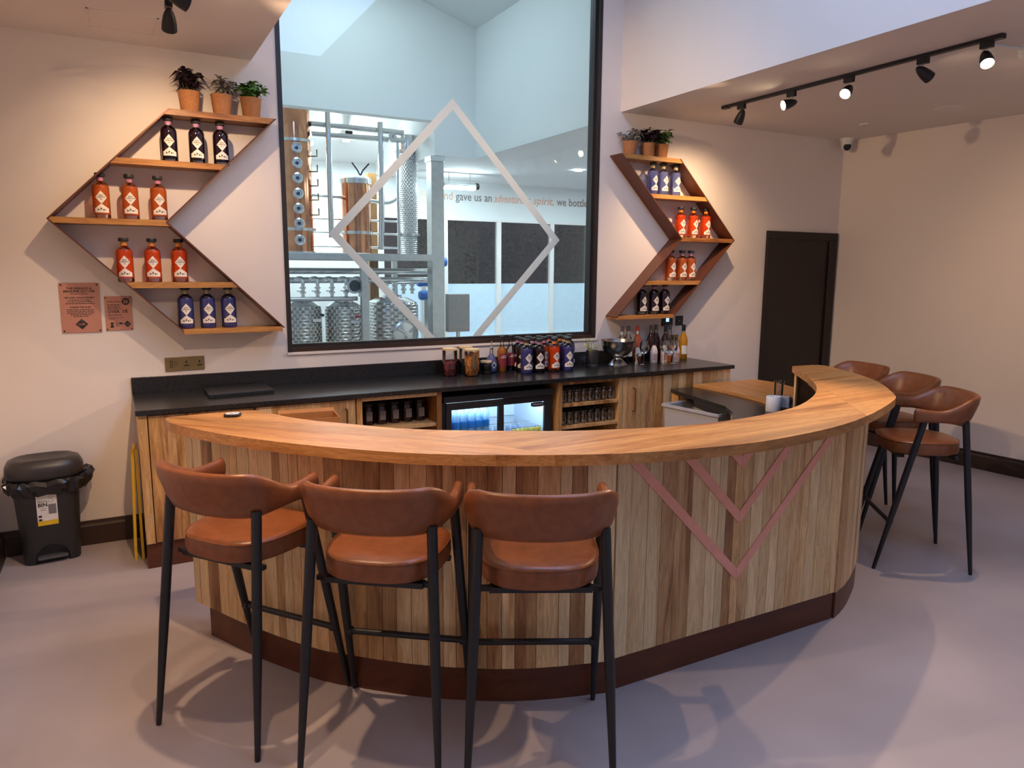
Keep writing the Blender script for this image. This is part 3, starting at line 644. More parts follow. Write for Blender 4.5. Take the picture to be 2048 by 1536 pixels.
pot_plant(3.925, 2.605, 'lf_purple', 'dark purple leaved herb in cork pot, middle of three on the right arrow shelf', .14, .92)
pot_plant(4.068, 2.605, 'lf_green', 'green mint in cork pot on the right arrow shelf', .15, .92)

# ------------------------------------------------------------------ plaques, sockets, controls on the wall
def bars(mb, x0, x1, y, z, h, mi=0, seed=1):   # unreadable small print
    R_ = random.Random(seed); x = x0
    while x < x1:
        w_ = R_.uniform(.006, .016); mb.box((x, y-.0004, z), (min(x+w_, x1), y, z+h), mi); x += w_+.003
t = thing('licence_plaque', 'larger copper coloured wall plaque headed The Weights and Measures Act 1985', 'sign', (-.183, W, 1.305))
yp = W-.008
MB().box((-.285, W-.007, 1.306), (-.08, W-.001, 1.598)).build('plate', 'copperplate', t, world=True, bevel=.001)
q = MB(); xc = -.183
text_on_wall(q, 'THE WEIGHTS &', .0175, xc, yp, 1.560, bold=.0004); text_on_wall(q, 'MEASURES ACT 1985', .0175, xc, yp, 1.543, bold=.0004)
bars(q, xc-.045, xc+.045, yp, 1.532, .003, 0, 2); text_on_wall(q, 'GIN, RUM, VODKA & WHISKY', .0115, xc, yp, 1.508, bold=.0003)
for i in range(3): bars(q, xc-.055-.01*i, xc+.055+.01*i, yp, 1.496-.010*i, .0035, 0, 3+i)
text_on_wall(q, 'WINE BY THE GLASS', .0115, xc, yp, 1.452, bold=.0003)
for i in range(5): bars(q, xc-.07+.016*(i > 2)*(i-2), xc+.07-.016*(i > 2)*(i-2), yp, 1.440-.010*i, .0035, 0, 8+i)
q.build('lettering', 'ink', t, world=True)
lg = MB().prismy([(xc, 1.387), (xc+.032, 1.356), (xc, 1.325), (xc-.032, 1.356)], yp-.0002, yp).build('logo_diamond', 'ink', t, world=True)
q = MB(); text_on_wall(q, 'LUSS', .0165, xc, yp-.0008, 1.3505, bold=.0004); q.add([(xc-.008, yp-.0008, 1.372), (xc, yp-.0008, 1.379), (xc+.008, yp-.0008, 1.372), (xc, yp-.0008, 1.376)], [(0, 1, 2, 3)]); q.build('lettering', 'copperplate', lg, world=True)
for (x, z) in ((-.274, 1.587), (-.091, 1.587), (-.274, 1.317), (-.091, 1.317)): MB().lathe([(.005, -.009), (.004, -.011), (0, -.0112)], 12, (x, W, z), axis='y').build('screw', 'ink', t, world=True)
t = thing('age_check_plaque', 'smaller copper coloured wall plaque reading Challenge 25', 'sign', (.012, W, 1.313))
MB().box((-.059, W-.007, 1.313), (.085, W-.001, 1.517)).build('plate', 'copperplate', t, world=True, bevel=.001)
q = MB(); text_on_wall(q, 'CHALLENGE', .0135, -.046, yp, 1.481, 'LEFT'); text_on_wall(q, 'OVER', .0255, -.046, yp, 1.418, 'LEFT', bold=.0003); text_on_wall(q, '18', .0315, .030, yp, 1.417, 'LEFT', bold=.0003)
for i in range(4): bars(q, -.044, .02+.008*(i % 2), yp, 1.466-.008*i, .003, 0, 20+i)
bars(q, -.044, .028, yp, 1.403, .0035, 0, 30); bars(q, -.042, .035, yp, 1.388, .002, 0, 31); bars(q, -.042, -.008, yp, 1.381, .002, 0, 32)
for i in range(4): bars(q, -.006, .010, yp, 1.358-.007*i, .002, 0, 40+i)
q.lathe([(.008, -.0002), (0, -.0003)], 14, (-.026, yp, 1.354), axis='y'); q.prismy([(-.036, 1.330), (-.016, 1.330), (-.019, 1.344), (-.033, 1.344)], yp-.0003, yp); q.box((.012, yp-.0003, 1.350), (.030, yp, 1.360)); q.build('lettering', 'ink', t, world=True)
dd = MB().lathe([(.0215, -.0002), (0, -.0003)], 28, (.054, yp, 1.486), axis='y').build('number_disc', 'ink', t, world=True)
q = MB(); text_on_wall(q, '25', .027, .054, yp-.0009, 1.4765, bold=.0005); q.build('lettering', 'copperplate', dd, world=True)
lg = MB().prismy([(.056, 1.371), (.076, 1.351), (.056, 1.331), (.036, 1.351)], yp-.0002, yp).build('logo_diamond', 'ink', t, world=True)
q = MB(); text_on_wall(q, 'LUSS', .0105, .056, yp-.0008, 1.3475); q.build('lettering', 'copperplate', lg, world=True)
for (x, z) in ((-.052, 1.509), (.078, 1.509), (-.052, 1.321), (.078, 1.321)): MB().lathe([(.004, -.009), (.003, -.011), (0, -.0112)], 12, (x, W, z), axis='y').build('screw', 'ink', t, world=True)
def outlet(x0, x1, z0, z1, kind, label, matn='brass'):
    t = thing('wall_plate', label, 'socket', ((x0+x1)/2, W, z0), 0, None)
    MB().box((x0, W-.009, z0), (x1, W-.001, z1)).build('face_plate', matn, t, world=True, bevel=.0015)
    y = W-.0095; h = z1-z0; w_ = x1-x0
    if kind == 'socket':
        for fx_ in (.22, .78):
            xx = x0+w_*fx_
            MB().box((xx-.005, y, z0+h*.52), (xx+.005, y+.001, z0+h*.7)).build('pin_slot', 'ink', t, world=True); MB().box((xx-.014, y, z0+h*.30), (xx+.014, y+.001, z0+h*.40)).build('pin_slot', 'ink', t, world=True)
        for fx_ in (.44, .56): MB().box((x0+w_*fx_-.006, y-.002, z0+h*.62), (x0+w_*fx_+.006, y+.001, z0+h*.86)).build('rocker', 'brass', t, world=True)
    elif kind == 'keypad':
        for r in range(5):
            for c in range(2): MB().box((x0+w_*(.3+.12*c), y, z0+h*(.25+.11*r)), (x0+w_*(.38+.12*c), y+.001, z0+h*(.31+.11*r))).build('button', 'ink', t, world=True)
        for r in range(2):
            for c in range(2): MB().box((x0+w_*(.6+.12*c), y, z0+h*(.42+.2*r)), (x0+w_*(.68+.12*c), y+.001, z0+h*(.47+.2*r))).build('button', 'ink', t, world=True)
    elif kind == 'screen': MB().box((x0+w_*.36, y-.0005, z0+h*.42), (x0+w_*.64, y, z0+h*.95)).build('screen', emit('panel_screen', (.35, .55, 1), .8), t, world=True)
    elif kind == 'plain': MB().lathe([(.004, -.0105), (0, -.011)], 10, ((x0+x1)/2, W, (z0+z1)/2), axis='y').build('sensor_dot', 'white', t, world=True)
    return t
outlet(.246, .337, 1.046, 1.133, 'keypad', 'square brass keypad plate above the left end of the worktop')
outlet(.339, .476, 1.048, 1.135, 'socket', 'double brass socket next to the brass keypad')
outlet(4.205, 4.328, 1.207, 1.292, 'screen', 'black wall controller with a small lit screen under the right arrow shelf', 'blackpl')
outlet(4.363, 4.445, 1.207, 1.292, 'plain', 'plain black wall plate right of the wall controller', 'blackpl')
outlet(4.275, 4.40, 1.035, 1.125, 'socket', 'brass socket behind the bottles at the right end of the worktop')

# ================================================================== BACK COUNTER
CZ = .92
tag(MB().box((.052, 4.392, CZ-.03), (4.475, W-.001, CZ)).build('worktop', 'stone', bevel=.002), 'long black worktop along the back wall under the window', 'worktop')
tag(MB().box((.052, W-.021, CZ), (4.36, W-.001, CZ+.10)).build('upstand', 'stone', bevel=.0015), 'black upstand strip behind the long worktop', 'upstand')
YC = 4.412
def planks(parent, x0, x1, z0, z1, y, th=.018, mt='ashy', gap=.001, wmin=.05, wmax=.11, seed=0):
    R_ = random.Random(seed); x = x0
    while x < x1-.004:
        w_ = R_.uniform(wmin, wmax)
        if x1-(x+w_) < wmin*.8: w_ = x1-x
        o = MB().box((gap/2, 0, 0), (w_-gap/2, th, z1-z0)).build('plank', R_.choice((mt, mt, 'ashpale', 'ashdark')) if mt == 'ashy' else mt, parent)
        o.location = Vector((x, y, z0))-parent.location; x += w_
def cab(x0, x1, label, name='cabinet'): return thing(name, label, 'cabinet', ((x0+x1)/2, YC+.3, 0), 0, 'back counter cabinets')
def carcass(t, x0, x1, z0=.15, z1=.888, back=True, mt='ashy', stile=.028):
    y0, y1 = YC, W-.03
    MB().box((x0, y0, z0), (x0+stile, y1, z1)).build('side_panel', mt, t, world=True); MB().box((x1-stile, y0, z0), (x1, y1, z1)).build('side_panel', mt, t, world=True)
    MB().box((x0+stile, y0, z1-.022), (x1-stile, y1, z1)).build('top_rail', mt, t, world=True); MB().box((x0+stile, y0, z0), (x1-stile, y1, z0+.02)).build('bottom_panel', mt, t, world=True)
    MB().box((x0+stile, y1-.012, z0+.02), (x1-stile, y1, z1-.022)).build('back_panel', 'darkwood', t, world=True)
def plinth(t, x0, x1): MB().box((x0, YC+.02, 0), (x1, W-.03, .149)).build('plinth', 'mahog', t, world=True)
def handle(parent, x, z0, z1, y, mt='shelfmetal'):
    MB().tube([(x, y, z0), (x, y-.03, z0), (x, y-.03, z1), (x, y, z1)], .0055, 6).build('handle', mt, parent, world=True)
# left closed cabinets
t = cab(.062, .675, 'closed ash cabinet at the left end of the back counter'); plinth(t, .062, .675)
MB().box((.062, YC+.001, .15), (.108, W-.03, .888)).build('end_panel', 'ashy', t, world=True); MB().box((.112, YC+.025, .15), (.672, W-.03, .888)).build('cabinet_body', 'ashy', t, world=True)
dr = MB().box((.113, YC+.019, .155), (.67, YC+.0245, .882)).build('door', 'ashy', t, world=True); planks(t, .113, .67, .155, .882, YC, seed=3)
t = cab(.68, 1.28, 'closed ash cabinet with dark handle left of the open shelf'); plinth(t, .68, 1.28)
MB().box((.68, YC+.025, .15), (1.28, W-.03, .888)).build('cabinet_body', 'ashy', t, world=True); dr = MB().box((.684, YC+.019, .155), (1.276, YC+.0245, .882)).build('door', 'ashy', t, world=True); planks(t, .684, 1.276, .155, .882, YC, seed=5); handle(t, 1.215, .66, .83, YC)
# open shelf left of the fridge
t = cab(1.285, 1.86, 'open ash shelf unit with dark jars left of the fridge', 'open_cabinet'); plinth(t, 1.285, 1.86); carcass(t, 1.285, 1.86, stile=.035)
MB().box((1.322, YC+.01, .66), (1.823, W-.05, .682)).build('shelf', 'ashy', t, world=True)
for i in range(5):
    o = thing('storage_jar', 'dark storage jar on the open shelf left of the fridge', 'jar', (1.40+.09*i, 4.56, .682), 0, 'dark jars on the open shelf')
    MB().lathe([(.032, 0), (.036, .004), (.036, .10), (.03, .115), (.03, .125)], 18).build('jar_body', L_['dark'], o, smooth=True); MB().lathe([(.033, .125), (.033, .14), (0, .141)], 18).build('lid', 'black', o, smooth=True)
    MB().box((-.02, -.0372, .03), (.02, -.034, .09)).build('label_patch', mat('grey_label', (.22, .2, .19), .7), o)
# fridge
t = thing('back_bar_fridge', 'black back bar fridge with two lit sliding glass doors', 'fridge', (2.31, 4.72, 0))
fx0, fx1, fy0, fy1, fz1 = 1.885, 2.745, 4.44, W-.03, .845
q = MB(); q.box((fx0, fy0+.03, .05), (fx0+.03, fy1, fz1)); q.box((fx1-.03, fy0+.03, .05), (fx1, fy1, fz1)); q.box((fx0+.03, fy0+.03, fz1-.03), (fx1-.03, fy1, fz1)); q.box((fx0+.03, fy0+.03, .05), (fx1-.03, fy1, .12)); q.box((fx0+.03, fy1-.02, .12), (fx1-.03, fy1, fz1-.03)); q.build('cabinet_shell', 'blackpl', t, world=True)
M['fridgein'] = mat('fridge_lining', (.62, .68, .78), .6, var=.15, scale=260)
q = MB(); q.box((fx0+.031, fy1-.026, .121), (fx1-.031, fy1-.021, fz1-.031)); q.box((fx0+.031, fy0+.05, .121), (fx0+.036, fy1-.026, fz1-.031)); q.box((fx1-.036, fy0+.05, .121), (fx1-.031, fy1-.026, fz1-.031)); q.box((fx0+.036, fy0+.05, .121), (fx1-.036, fy1-.026, .126)); q.build('lining', 'fridgein', t, world=True)
def door_frame(x0, x1, y, z0, z1, side, top):
    q = MB(); q.box((x0, y, z0), (x0+side, y+.02, z1)); q.box((x1-side, y, z0), (x1, y+.02, z1)); q.box((x0+side, y, z1-top), (x1-side, y+.02, z1)); q.box((x0+side, y, z0), (x1-side, y+.02, z0+.04))
    o = q.build('sliding_door', 'blackpl', t, world=True); MB().box((x0+side, y+.008, z0+.04), (x1-side, y+.012, z1-top)).build('door_glass', 'pane', o, world=True); return o
door_frame(fx0+.02, 2.335, fy0-.0, .13, .80, .038, .05); d2 = door_frame(2.315, fx1-.02, fy0+.022, .13, .80, .038, .05)
MB().box((fx0, fy0-.005, .802), (fx1, fy0+.03, fz1)).build('header', 'blackpl', t, world=True, bevel=.004); MB().box((fx0, fy0-.0, .05), (fx1, fy0+.03, .128)).build('kick_grille', 'blackpl', t, world=True)
bd = MB().prismy([(2.575, .742), (2.60, .748), (2.665, .748), (2.69, .742), (2.69, .722), (2.665, .714), (2.60, .714), (2.575, .722)], fy0+.026, fy0+.029).build('badge', 'black', t, world=True); q = MB(); text_on_wall(q, 'STERLING PRO', .0135, 2.6325, fy0+.0255, .727); q.build('lettering', 'white', bd, world=True)
MB().box((fx0+.05, fy0+.06, fz1-.045), (fx1-.05, fy0+.075, fz1-.031)).build('led_strip', emit('fridge_led', (.62, .82, 1.0), 60), t, world=True)
for z in (.56, .425):
    q = MB()
    for x in [fx0+.04+i*.03 for i in range(26)]: q.box((x-.0015, fy0+.08, z), (x+.0015, fy1-.03, z+.003))
    for y in (fy0+.08, (fy0+fy1)/2, fy1-.035): q.box((fx0+.038, y, z-.003), (fx1-.038, y+.004, z))
    q.build('wire_shelf', 'steel', t, world=True)
M['water'] = liquid('blue_water_bottle', (.55, .75, .88), .45); M['waterlab'] = mat('water_label', (.02, .22, .60), .5)
wp = None
for j in range(2):
    for i in range(6):
        x, y = 1.955+i*.058+j*.01, 4.53+j*.075
        if wp is None:
            wp = thing('water_bottle', 'blue labelled water bottle on the upper fridge shelf behind the left door', 'bottle', (x, y, .563), 0, 'water bottles in the fridge')
            MB().lathe([(.022, 0), (.026, .005), (.026, .12), (.02, .145), (.011, .165), (.011, .18)], 16).build('bottle_body', 'water', wp, smooth=True); MB().lathe([(.0265, .035), (.0265, .085)], 16).build('label_band', 'waterlab', wp, smooth=True); MB().lathe([(.013, .178), (.013, .195), (0, .1955)], 12).build('cap', mat('cyan_cap', (.05, .45, .8), .4), wp, smooth=True)
        else: dup(wp, (x, y, .563))
M['can'] = mat('yellow_can', (.72, .55, .12), .35, metal=.3); M['can2'] = mat('blue_silver_can', (.35, .42, .62), .35, metal=.4)
pc = {}
for i in range(13):
    kk = 'can' if i >= 6 else 'can2'; x = (2.40+.048*i) if i < 6 else (2.475+.04*(i-6)); y = 4.56 if i >= 6 else 4.70
    x = 2.49+.036*(i-6) if i >= 6 else 2.36+.05*i
    lab = 'yellow drinks can on the lower fridge shelf behind the right door' if kk == 'can' else 'blue silver drinks can at the back of the lower fridge shelf'
    if kk not in pc:
        o = thing('drinks_can', lab, 'can', (x, y, .4285), 0, kk == 'can' and 'yellow cans in the fridge' or 'blue cans in the fridge'); pc[kk] = o
        MB().lathe([(.012, 0), (.0165, .006), (.0165, .108), (.013, .118)], 14).build('can_body', kk, o, smooth=True); MB().lathe([(.013, .118), (.012, .12), (0, .119)], 14).build('can_end', 'steel', o, smooth=True)
    else: dup(pc[kk], (x, y, .4285))
# open glass cabinet right of the fridge
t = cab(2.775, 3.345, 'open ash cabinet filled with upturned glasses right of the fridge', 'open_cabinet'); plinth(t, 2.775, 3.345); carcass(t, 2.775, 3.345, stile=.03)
for z in (.70, .535, .36): MB().box((2.805, YC+.004, z), (3.315, W-.05, z+.022)).build('shelf', 'ashy', t, world=True)
gp = None
for (z, wh) in ((.722, 'upper'), (.557, 'second')):
    for r in range(4):
        for i in range(8):
            x, y = 2.845+i*.061+(.03 if r % 2 else 0), 4.47+r*.085
            if x > 3.285: continue
            lb = 'upturned tumbler on the '+wh+' shelf of the glass cabinet'
            if gp is None:
                gp = MB().lathe([(.027, 0), (.0285, .002), (.030, .05), (.026, .075), (.012, .085), (.024, .094), (.024, .098), (0, .099)], 16).build('tumbler', 'tumbler', smooth=True, loc=(x, y, z)); tag(gp, lb, 'glass', 'upturned tumblers on the '+wh+' shelf')
            else:
                o = gp.copy(); C.objects.link(o); o.location = (x, y, z); tag(o, lb, 'glass', 'upturned tumblers on the '+wh+' shelf')
# right closed cabinets
t = cab(3.35, 3.83, 'closed ash cabinet with long copper handle right of the glasses'); plinth(t, 3.35, 3.83)
MB().box((3.35, YC+.001, .15), (3.392, W-.03, .888)).build('end_panel', 'ashy', t, world=True); MB().box((3.395, YC+.025, .15), (3.83, W-.03, .888)).build('cabinet_body', 'ashy', t, world=True); MB().box((3.396, YC+.019, .155), (3.827, YC+.0245, .882)).build('door', 'ashy', t, world=True); planks(t, 3.396, 3.827, .155, .882, YC, seed=11, wmin=.07); handle(t, 3.445, .62, .80, YC)
t = cab(3.832, 4.45, 'ash panelled cabinet at the right end of the back counter'); plinth(t, 3.832, 4.45)
MB().box((3.832, YC+.019, .15), (4.45, W-.03, .888)).build('cabinet_body', 'ashy', t, world=True); planks(t, 3.834, 4.45, .155, .886, YC, seed=14, wmin=.06)

# ------------------------------------------------------------------ things on the back counter
tag(MB().prism([(.452, 4.63), (.835, 4.66), (.83, 4.955), (.452, 4.93)], CZ+.0005, CZ+.022).build('slate_board', 'stone', bevel=.002), 'flat black slab lying on the left of the worktop', 'board')
def jar(x, y, r, h, label, fill, fh):
    t = thing('glass_jar', label, 'jar', (x, y, CZ), 0)
    MB().lathe([(r*.9, 0), (r, .005), (r, h), (r*.97, h+.002)], 26).build('jar_glass', 'glass', t, smooth=True)
    MB().lathe([(r*1.02, h), (r*1.02, h+.012), (r*.98, h+.014), (0, h+.0142)], 26).build('wooden_lid', mat('bamboo_lid', (.72, .52, .27), .5), t, smooth=True)
    return t
R_ = random.Random(5)
t = jar(2.122, 4.875, .055, .188, 'tall glass jar half filled with red dried petals under a wooden lid', None, 0)
q = MB()
for k_ in range(700):
    a, r = R_.uniform(0, 2*PI), .05*math.sqrt(R_.random()); z = R_.uniform(.006, .105); p = Vector((r*math.cos(a), r*math.sin(a), z)); d_ = Vector([R_.gauss(0, 1) for _ in range(3)])
    leaf(q, p, d_, .012, .008, 0, .1)
tag(q.build('red_petals', mat('dried_petals', (.52, .03, .06), .7, var=.4, scale=90), t), kind='stuff')
MB().lathe([(.046, .006), (.046, .09), (0, .1)], 16).build('petal_core', mat('petal_mass', (.22, .012, .025), .8, var=.4, scale=120), t)
def orange_jar(x, y, label):
    t = jar(x, y, .055, .185, label, None, 0); mo = mat('dried_orange', (.50, .17, .02), .6, var=.35, scale=60); mr = mat('orange_rind', (.72, .36, .07), .6)
    for k_ in range(34):
        a = R_.uniform(0, 2*PI); rr = R_.uniform(.02, .028); z = .03+.13*(k_/34); rc = R_.choice((.0, .02, .03)); 
        tilt = R_.uniform(-.5, .5)
        ring = MB().lathe([(rr*.86, -.002), (rr, -.002), (rr, .002), (rr*.86, .002)], 14, axis='y', mi=0); ring.lathe([(rr*.87, -.001), (0, -.0012)], 12, axis='y', mi=1)
        m_ = Matrix.Translation((0, 0, z)) @ Matrix.Rotation(a, 4, 'Z') @ Matrix.Translation((0, -(.0505-.0), 0)) @ Matrix.Rotation(tilt*.3, 4, 'X')
        # lie against the jar wall facing outwards, bent to the wall by clamping the radius
        vs = []
        for v in ring.v:
            u_ = m_ @ Vector(v); q_ = math.hypot(u_.x, u_.y); s_ = min(1, .0525/q_) if q_ > 0 else 1; vs.append((u_.x*s_, u_.y*s_, u_.z))
        ring.v = vs; ring.build('orange_slice', [mr, mo], t)
    MB().lathe([(.040, .006), (.040, .14), (0, .145)], 16).build('slice_core', mo, t)
orange_jar(2.262, 4.795, 'glass jar of dried orange slices with a wooden lid')
jar(2.275, 4.93, .05, .19, 'empty looking glass jar with wooden lid behind the orange slices', None, 0)
t = jar(2.40, 4.84, .042, .085, 'short dark glass jar with wooden lid', None, 0); MB().lathe([(.038, .03), (.039, .08), (0, .081)], 18).build('dark_contents', mat('dark_spice', (.025, .022, .025), .8, var=.3), t); MB().lathe([(.037, .006), (.038, .028), (0, .03)], 18).build('spice_layer', mat('spice', (.2, .12, .07), .8, var=.5, scale=160), t)
def bot(name, x, y, prof, mats, mis, label, cap=None, capm='black', labels=(), rot=0, group='bottles on the worktop'):
    t = thing(name, label, 'bottle', (x, y, CZ), rot, group)
    MB().lathe(prof, 22, mis=mis).build('glass_body', mats, t, smooth=True)
    if cap: MB().lathe(cap, 18).build('cap', capm, t, smooth=True)
    for (r, a0, a1, z0, z1, m_, nm) in labels:
        n = 10; o = MB(); vs = []
        for i in range(n+1):
            a = a0+(a1-a0)*i/n; vs += [(r*math.sin(a), -r*math.cos(a), z0), (r*math.sin(a), -r*math.cos(a), z1)]
        o.add(vs, [(2*i, 2*i+2, 2*i+3, 2*i+1) for i in range(n)]); o.build(nm, m_, t)
    return t
M['redlab'] = mat('dark_red_label', (.26, .025, .035), .6); M['wlab'] = mat('white_label', (.80, .77, .72), .65, var=.04, scale=70)
t = bot('decanter', 2.470, 4.89, [(.03, 0), (.042, .01), (.046, .05), (.044, .085), (.03, .115), (.014, .14), (.0125, .175)], [L_['paleblue'], 'glass'], [0]*5+[1, 1], 'round blue gin decanter with a steel pourer', [(.014, .17), (.014, .19), (.006, .195), (.004, .235), (0, .236)], 'steel')
MB().add(wrap([(-.022, 0), (0, -.028), (.022, 0), (0, .028)], .0475, .06), [(0, 1, 2, 3)]).build('diamond_label', 'label', t)
wprof = [(.032, 0), (.037, .006), (.037, .155), (.033, .17), (.018, .19), (.0145, .205), (.0145, .245)]
for x, y, liqm, nm in ((2.565, 4.90, L_['whisky'], 'amber whisky bottle with dark red label beside the blue decanter'), (2.655, 4.93, 'glass', 'clear whisky bottle with dark red label left of the gin cluster')):
    t = bot('whisky_bottle', x, y, wprof, [liqm, 'glass'], [0]*4+[1]*3, nm, [(.016, .24), (.0185, .242), (.0185, .27), (0, .271)], 'black', [(.0375, -1.1, 1.1, .04, .14, 'redlab', 'paper_label')])
    q = MB()
    for body, z in (('LOCH', .118), ('LOMOND', .106)):
        vs, fs = text_mb(body, .0125, 'CENTER', 0, 1., .0003); q.add(wrap(vs, .0382, z), fs)
    q.build('lettering', 'wlab', [c for c in t.children if c.name.startswith('paper_label')][0])
# gin cluster: three loose rows
clu = [(4.735, [('blue', 2.685), ('dark', 2.795), ('red', 2.93)]), (4.83, [('dark', 2.70), ('dark', 2.80), ('amber', 2.895), ('red', 2.99), ('blue', 3.085)]),
       (4.925, [('dark', 2.715), ('dark', 2.81), ('amber', 2.905), ('amber', 3.0), ('red', 3.095), ('blue', 3.19)])]
rn = ('front', 'middle', 'back'); ordn = ('first', 'second', 'third', 'fourth', 'fifth', 'sixth')
for r, (y, row) in enumerate(clu):
    for i, (k_, x) in enumerate(row): bottle(k_, x, y+random.uniform(-.006, .006), CZ, NM[k_]+', '+ordn[i]+' from left in the '+rn[r]+' row on the worktop', 'gin bottles clustered on the worktop', rot=random.uniform(-.4, .05))
bottle('blue', 3.055, 4.735, CZ, 'deep blue gin bottle standing alone at the right of the cluster', 'gin bottles clustered on the worktop', -.2)
# herb pot, punch bowl
t = thing('potted_herb', 'spiky green rosemary in a black pot beside the steel bowl', 'plant', (3.335, 4.81, CZ))
MB().lathe([(.044, 0), (.047, .005), (.047, .03)], 22).build('saucer_base', mat('charcoal', (.06, .06, .065), .5), t, smooth=True); MB().lathe([(.044, .03), (.050, .034), (.054, .12), (.048, .135), (.044, .11)], 24).build('pot', 'blackpl', t, smooth=True); MB().lathe([(.043, .105), (0, .107)], 16).build('soil', 'soil', t)
q = MB(); R_ = random.Random(9)
for i in range(22):
    a = R_.uniform(0, 2*PI); l_ = R_.uniform(.07, .15); d_ = Vector((math.cos(a)*R_.uniform(.2, 1), math.sin(a)*R_.uniform(.2, 1), 1)).normalized(); p0 = Vector((.02*math.cos(a), .02*math.sin(a), .10))
    for j in range(9):
        p = p0+d_*l_*j/8; b_ = R_.uniform(0, 2*PI); leaf(q, p, d_+Vector((math.cos(b_), math.sin(b_), .2)), .028, .007, 0, .05)
q.build('needles', mat('rosemary', (.36, .42, .17), .7, var=.3), t)
M['hammered'] = mat('hammered_steel', (.42, .40, .38), .20, metal=1., var=.1, bump=.5, bscale=45)
t = thing('punch_bowl', 'footed hammered steel punch bowl on the worktop', 'bowl', (3.58, 4.80, CZ))
MB().lathe([(a_*1.22, z_*1.22) for a_, z_ in [(.064, 0), (.066, .006), (.058, .014), (.04, .034), (.026, .044), (.024, .052), (.034, .058)]], 32).build('foot', 'steel', t, smooth=True)
MB().lathe([(a_*1.22, z_*1.24) for a_, z_ in [(.0, .055), (.034, .058), (.07, .075), (.100, .105), (.112, .14), (.114, .162), (.118, .166), (.114, .168), (.108, .14), (.09, .10), (.0, .068)]], 40).build('bowl', 'hammered', t, smooth=True)
# bottles at the right end
M['clearliq'] = clear_glass('clear_spirit', (.9, .9, .86), 1.4, .02, 1.5); L_['wine'] = liquid('liq_wine', (.035, .010, .012), .1); L_['rose'] = liquid('liq_rose', (.45, .12, .06), .35); L_['gold'] = liquid('liq_gold', (.62, .30, .02), .35)
vprof = [(.034, 0), (.038, .006), (.038, .17), (.03, .20), (.016, .235), (.0145, .29)]
M['capgrey'] = mat('grey_foil', (.16, .15, .14), .4, metal=.4); M['capred'] = mat('red_foil', (.55, .06, .05), .4)
VB = [(3.715, 4.93, 'clearliq', 'capgrey', 'clear vermouth bottle with grey cap behind the bowl, leftmost of the tall bottles', 'wlab'), (3.795, 4.95, 'clearliq', 'capgrey', 'clear vermouth bottle with grey cap right behind the wine glasses', 'wlab'), (3.88, 4.93, L_['rose'], 'capred', 'rose vermouth bottle with red and white cap', 'wlab'),
      (4.035, 4.945, L_['wine'], 'capgrey', 'dark red wine bottle with clear neck left of its twin', None), (4.105, 4.965, L_['wine'], 'capgrey', 'dark red wine bottle with clear neck against the upstand', None), (4.14, 4.88, L_['wine'], 'black', 'brown liqueur bottle with short black cap', None), (4.23, 4.93, 'clearliq', 'capgrey', 'clear liqueur bottle with an orange label below the wall controller', 'orl'), (4.345, 4.885, L_['gold'], 'black', 'golden liqueur bottle with white label at the end of the row', 'wlab')]
M['orl'] = mat('orange_label', (.80, .20, .02), .5)
for (x, y, lq, cp_, lb, lab) in VB:
    lbs = [(.0386, -1.0, 1.0, .05, .125, lab, 'paper_label')] if lab else []
    if lab == 'wlab' and cp_ != 'black': lbs.append((.0152, -1.6, 1.6, .235, .262, 'wlab', 'neck_label'))
    bot('spirit_bottle', x, y, vprof, [lq, 'glass'], [0]*4+[1]*2, lb, [(.0152, .262), (.0158, .264), (.0158, .305), (0, .306)] if cp_ != 'black' else [(.0155, .25), (.0162, .252), (.0162, .305), (0, .306)], cp_, lbs, group='tall bottles at the right end of the worktop')
M['cream'] = mat('cream_sleeve', (.80, .70, .64), .6, var=.12, scale=70)
for x, y, lb in ((3.955, 4.80, 'small cream sleeved mixer bottle, left of three'), (4.045, 4.775, 'small cream sleeved mixer bottle behind the wine glasses'), (4.175, 4.775, 'small cream sleeved mixer bottle next to the orange cup')):
    t = bot('mixer_bottle', x, y, [(.027, 0), (.030, .004), (.030, .098), (.023, .125), (.012, .148), (.012, .178)], ['cream', 'glass'], [0]*4+[1], lb, [(.0135, .168), (.014, .17), (.014, .186), (0, .1865)], 'black', [(.0306, -.8, .8, .025, .08, mat('pink_print', (.62, .36, .32), .6), 'printed_panel')], group='small mixer bottles')
t = thing('paper_cup', 'orange and white tub between the mixer bottles', 'cup', (4.125, 4.82, CZ)); MB().lathe([(.026, 0), (.032, .055)], 20).build('tub_body', mat('orange_tub', (.75, .22, .04), .5), t, smooth=True); MB().lathe([(.0325, .055), (.034, .09), (.034, .096), (0, .097)], 20).build('tub_lid', 'wlab', t, smooth=True)
gl = None
for x, y, lb in ((3.99, 4.70, 'stemmed wine glass in front of the mixer bottles'), (3.80, 4.74, 'stemmed wine glass beside the punch bowl'), (4.065, 4.69, 'stemmed wine glass nearest the worktop edge')):
    if gl is None:
        gl = thing('wine_glass', lb, 'glass', (x, y, CZ), 0, 'wine glasses on the worktop'); MB().lathe([(.036, 0), (.036, .002), (.006, .007), (.0035, .02), (.0035, .085)], 22).build('foot_and_stem', 'tumbler', gl, smooth=True); MB().lathe([(.0035, .085), (.025, .10), (.040, .135), (.040, .16), (.030, .20)], 22, caps=False).build('cup', 'tumbler', gl, smooth=True)
    else: dup(gl, (x, y, CZ), 0, lb)
o = MB().lathe([(.020, 0), (.021, .003), (.008, .045), (.008, .05), (.017, .10), (.016, .10), (.006, .052)], 20).build('jigger', 'steel', smooth=True, loc=(3.705, 4.715, CZ)); tag(o, 'double ended steel jigger in front of the tall bottles', 'jigger')

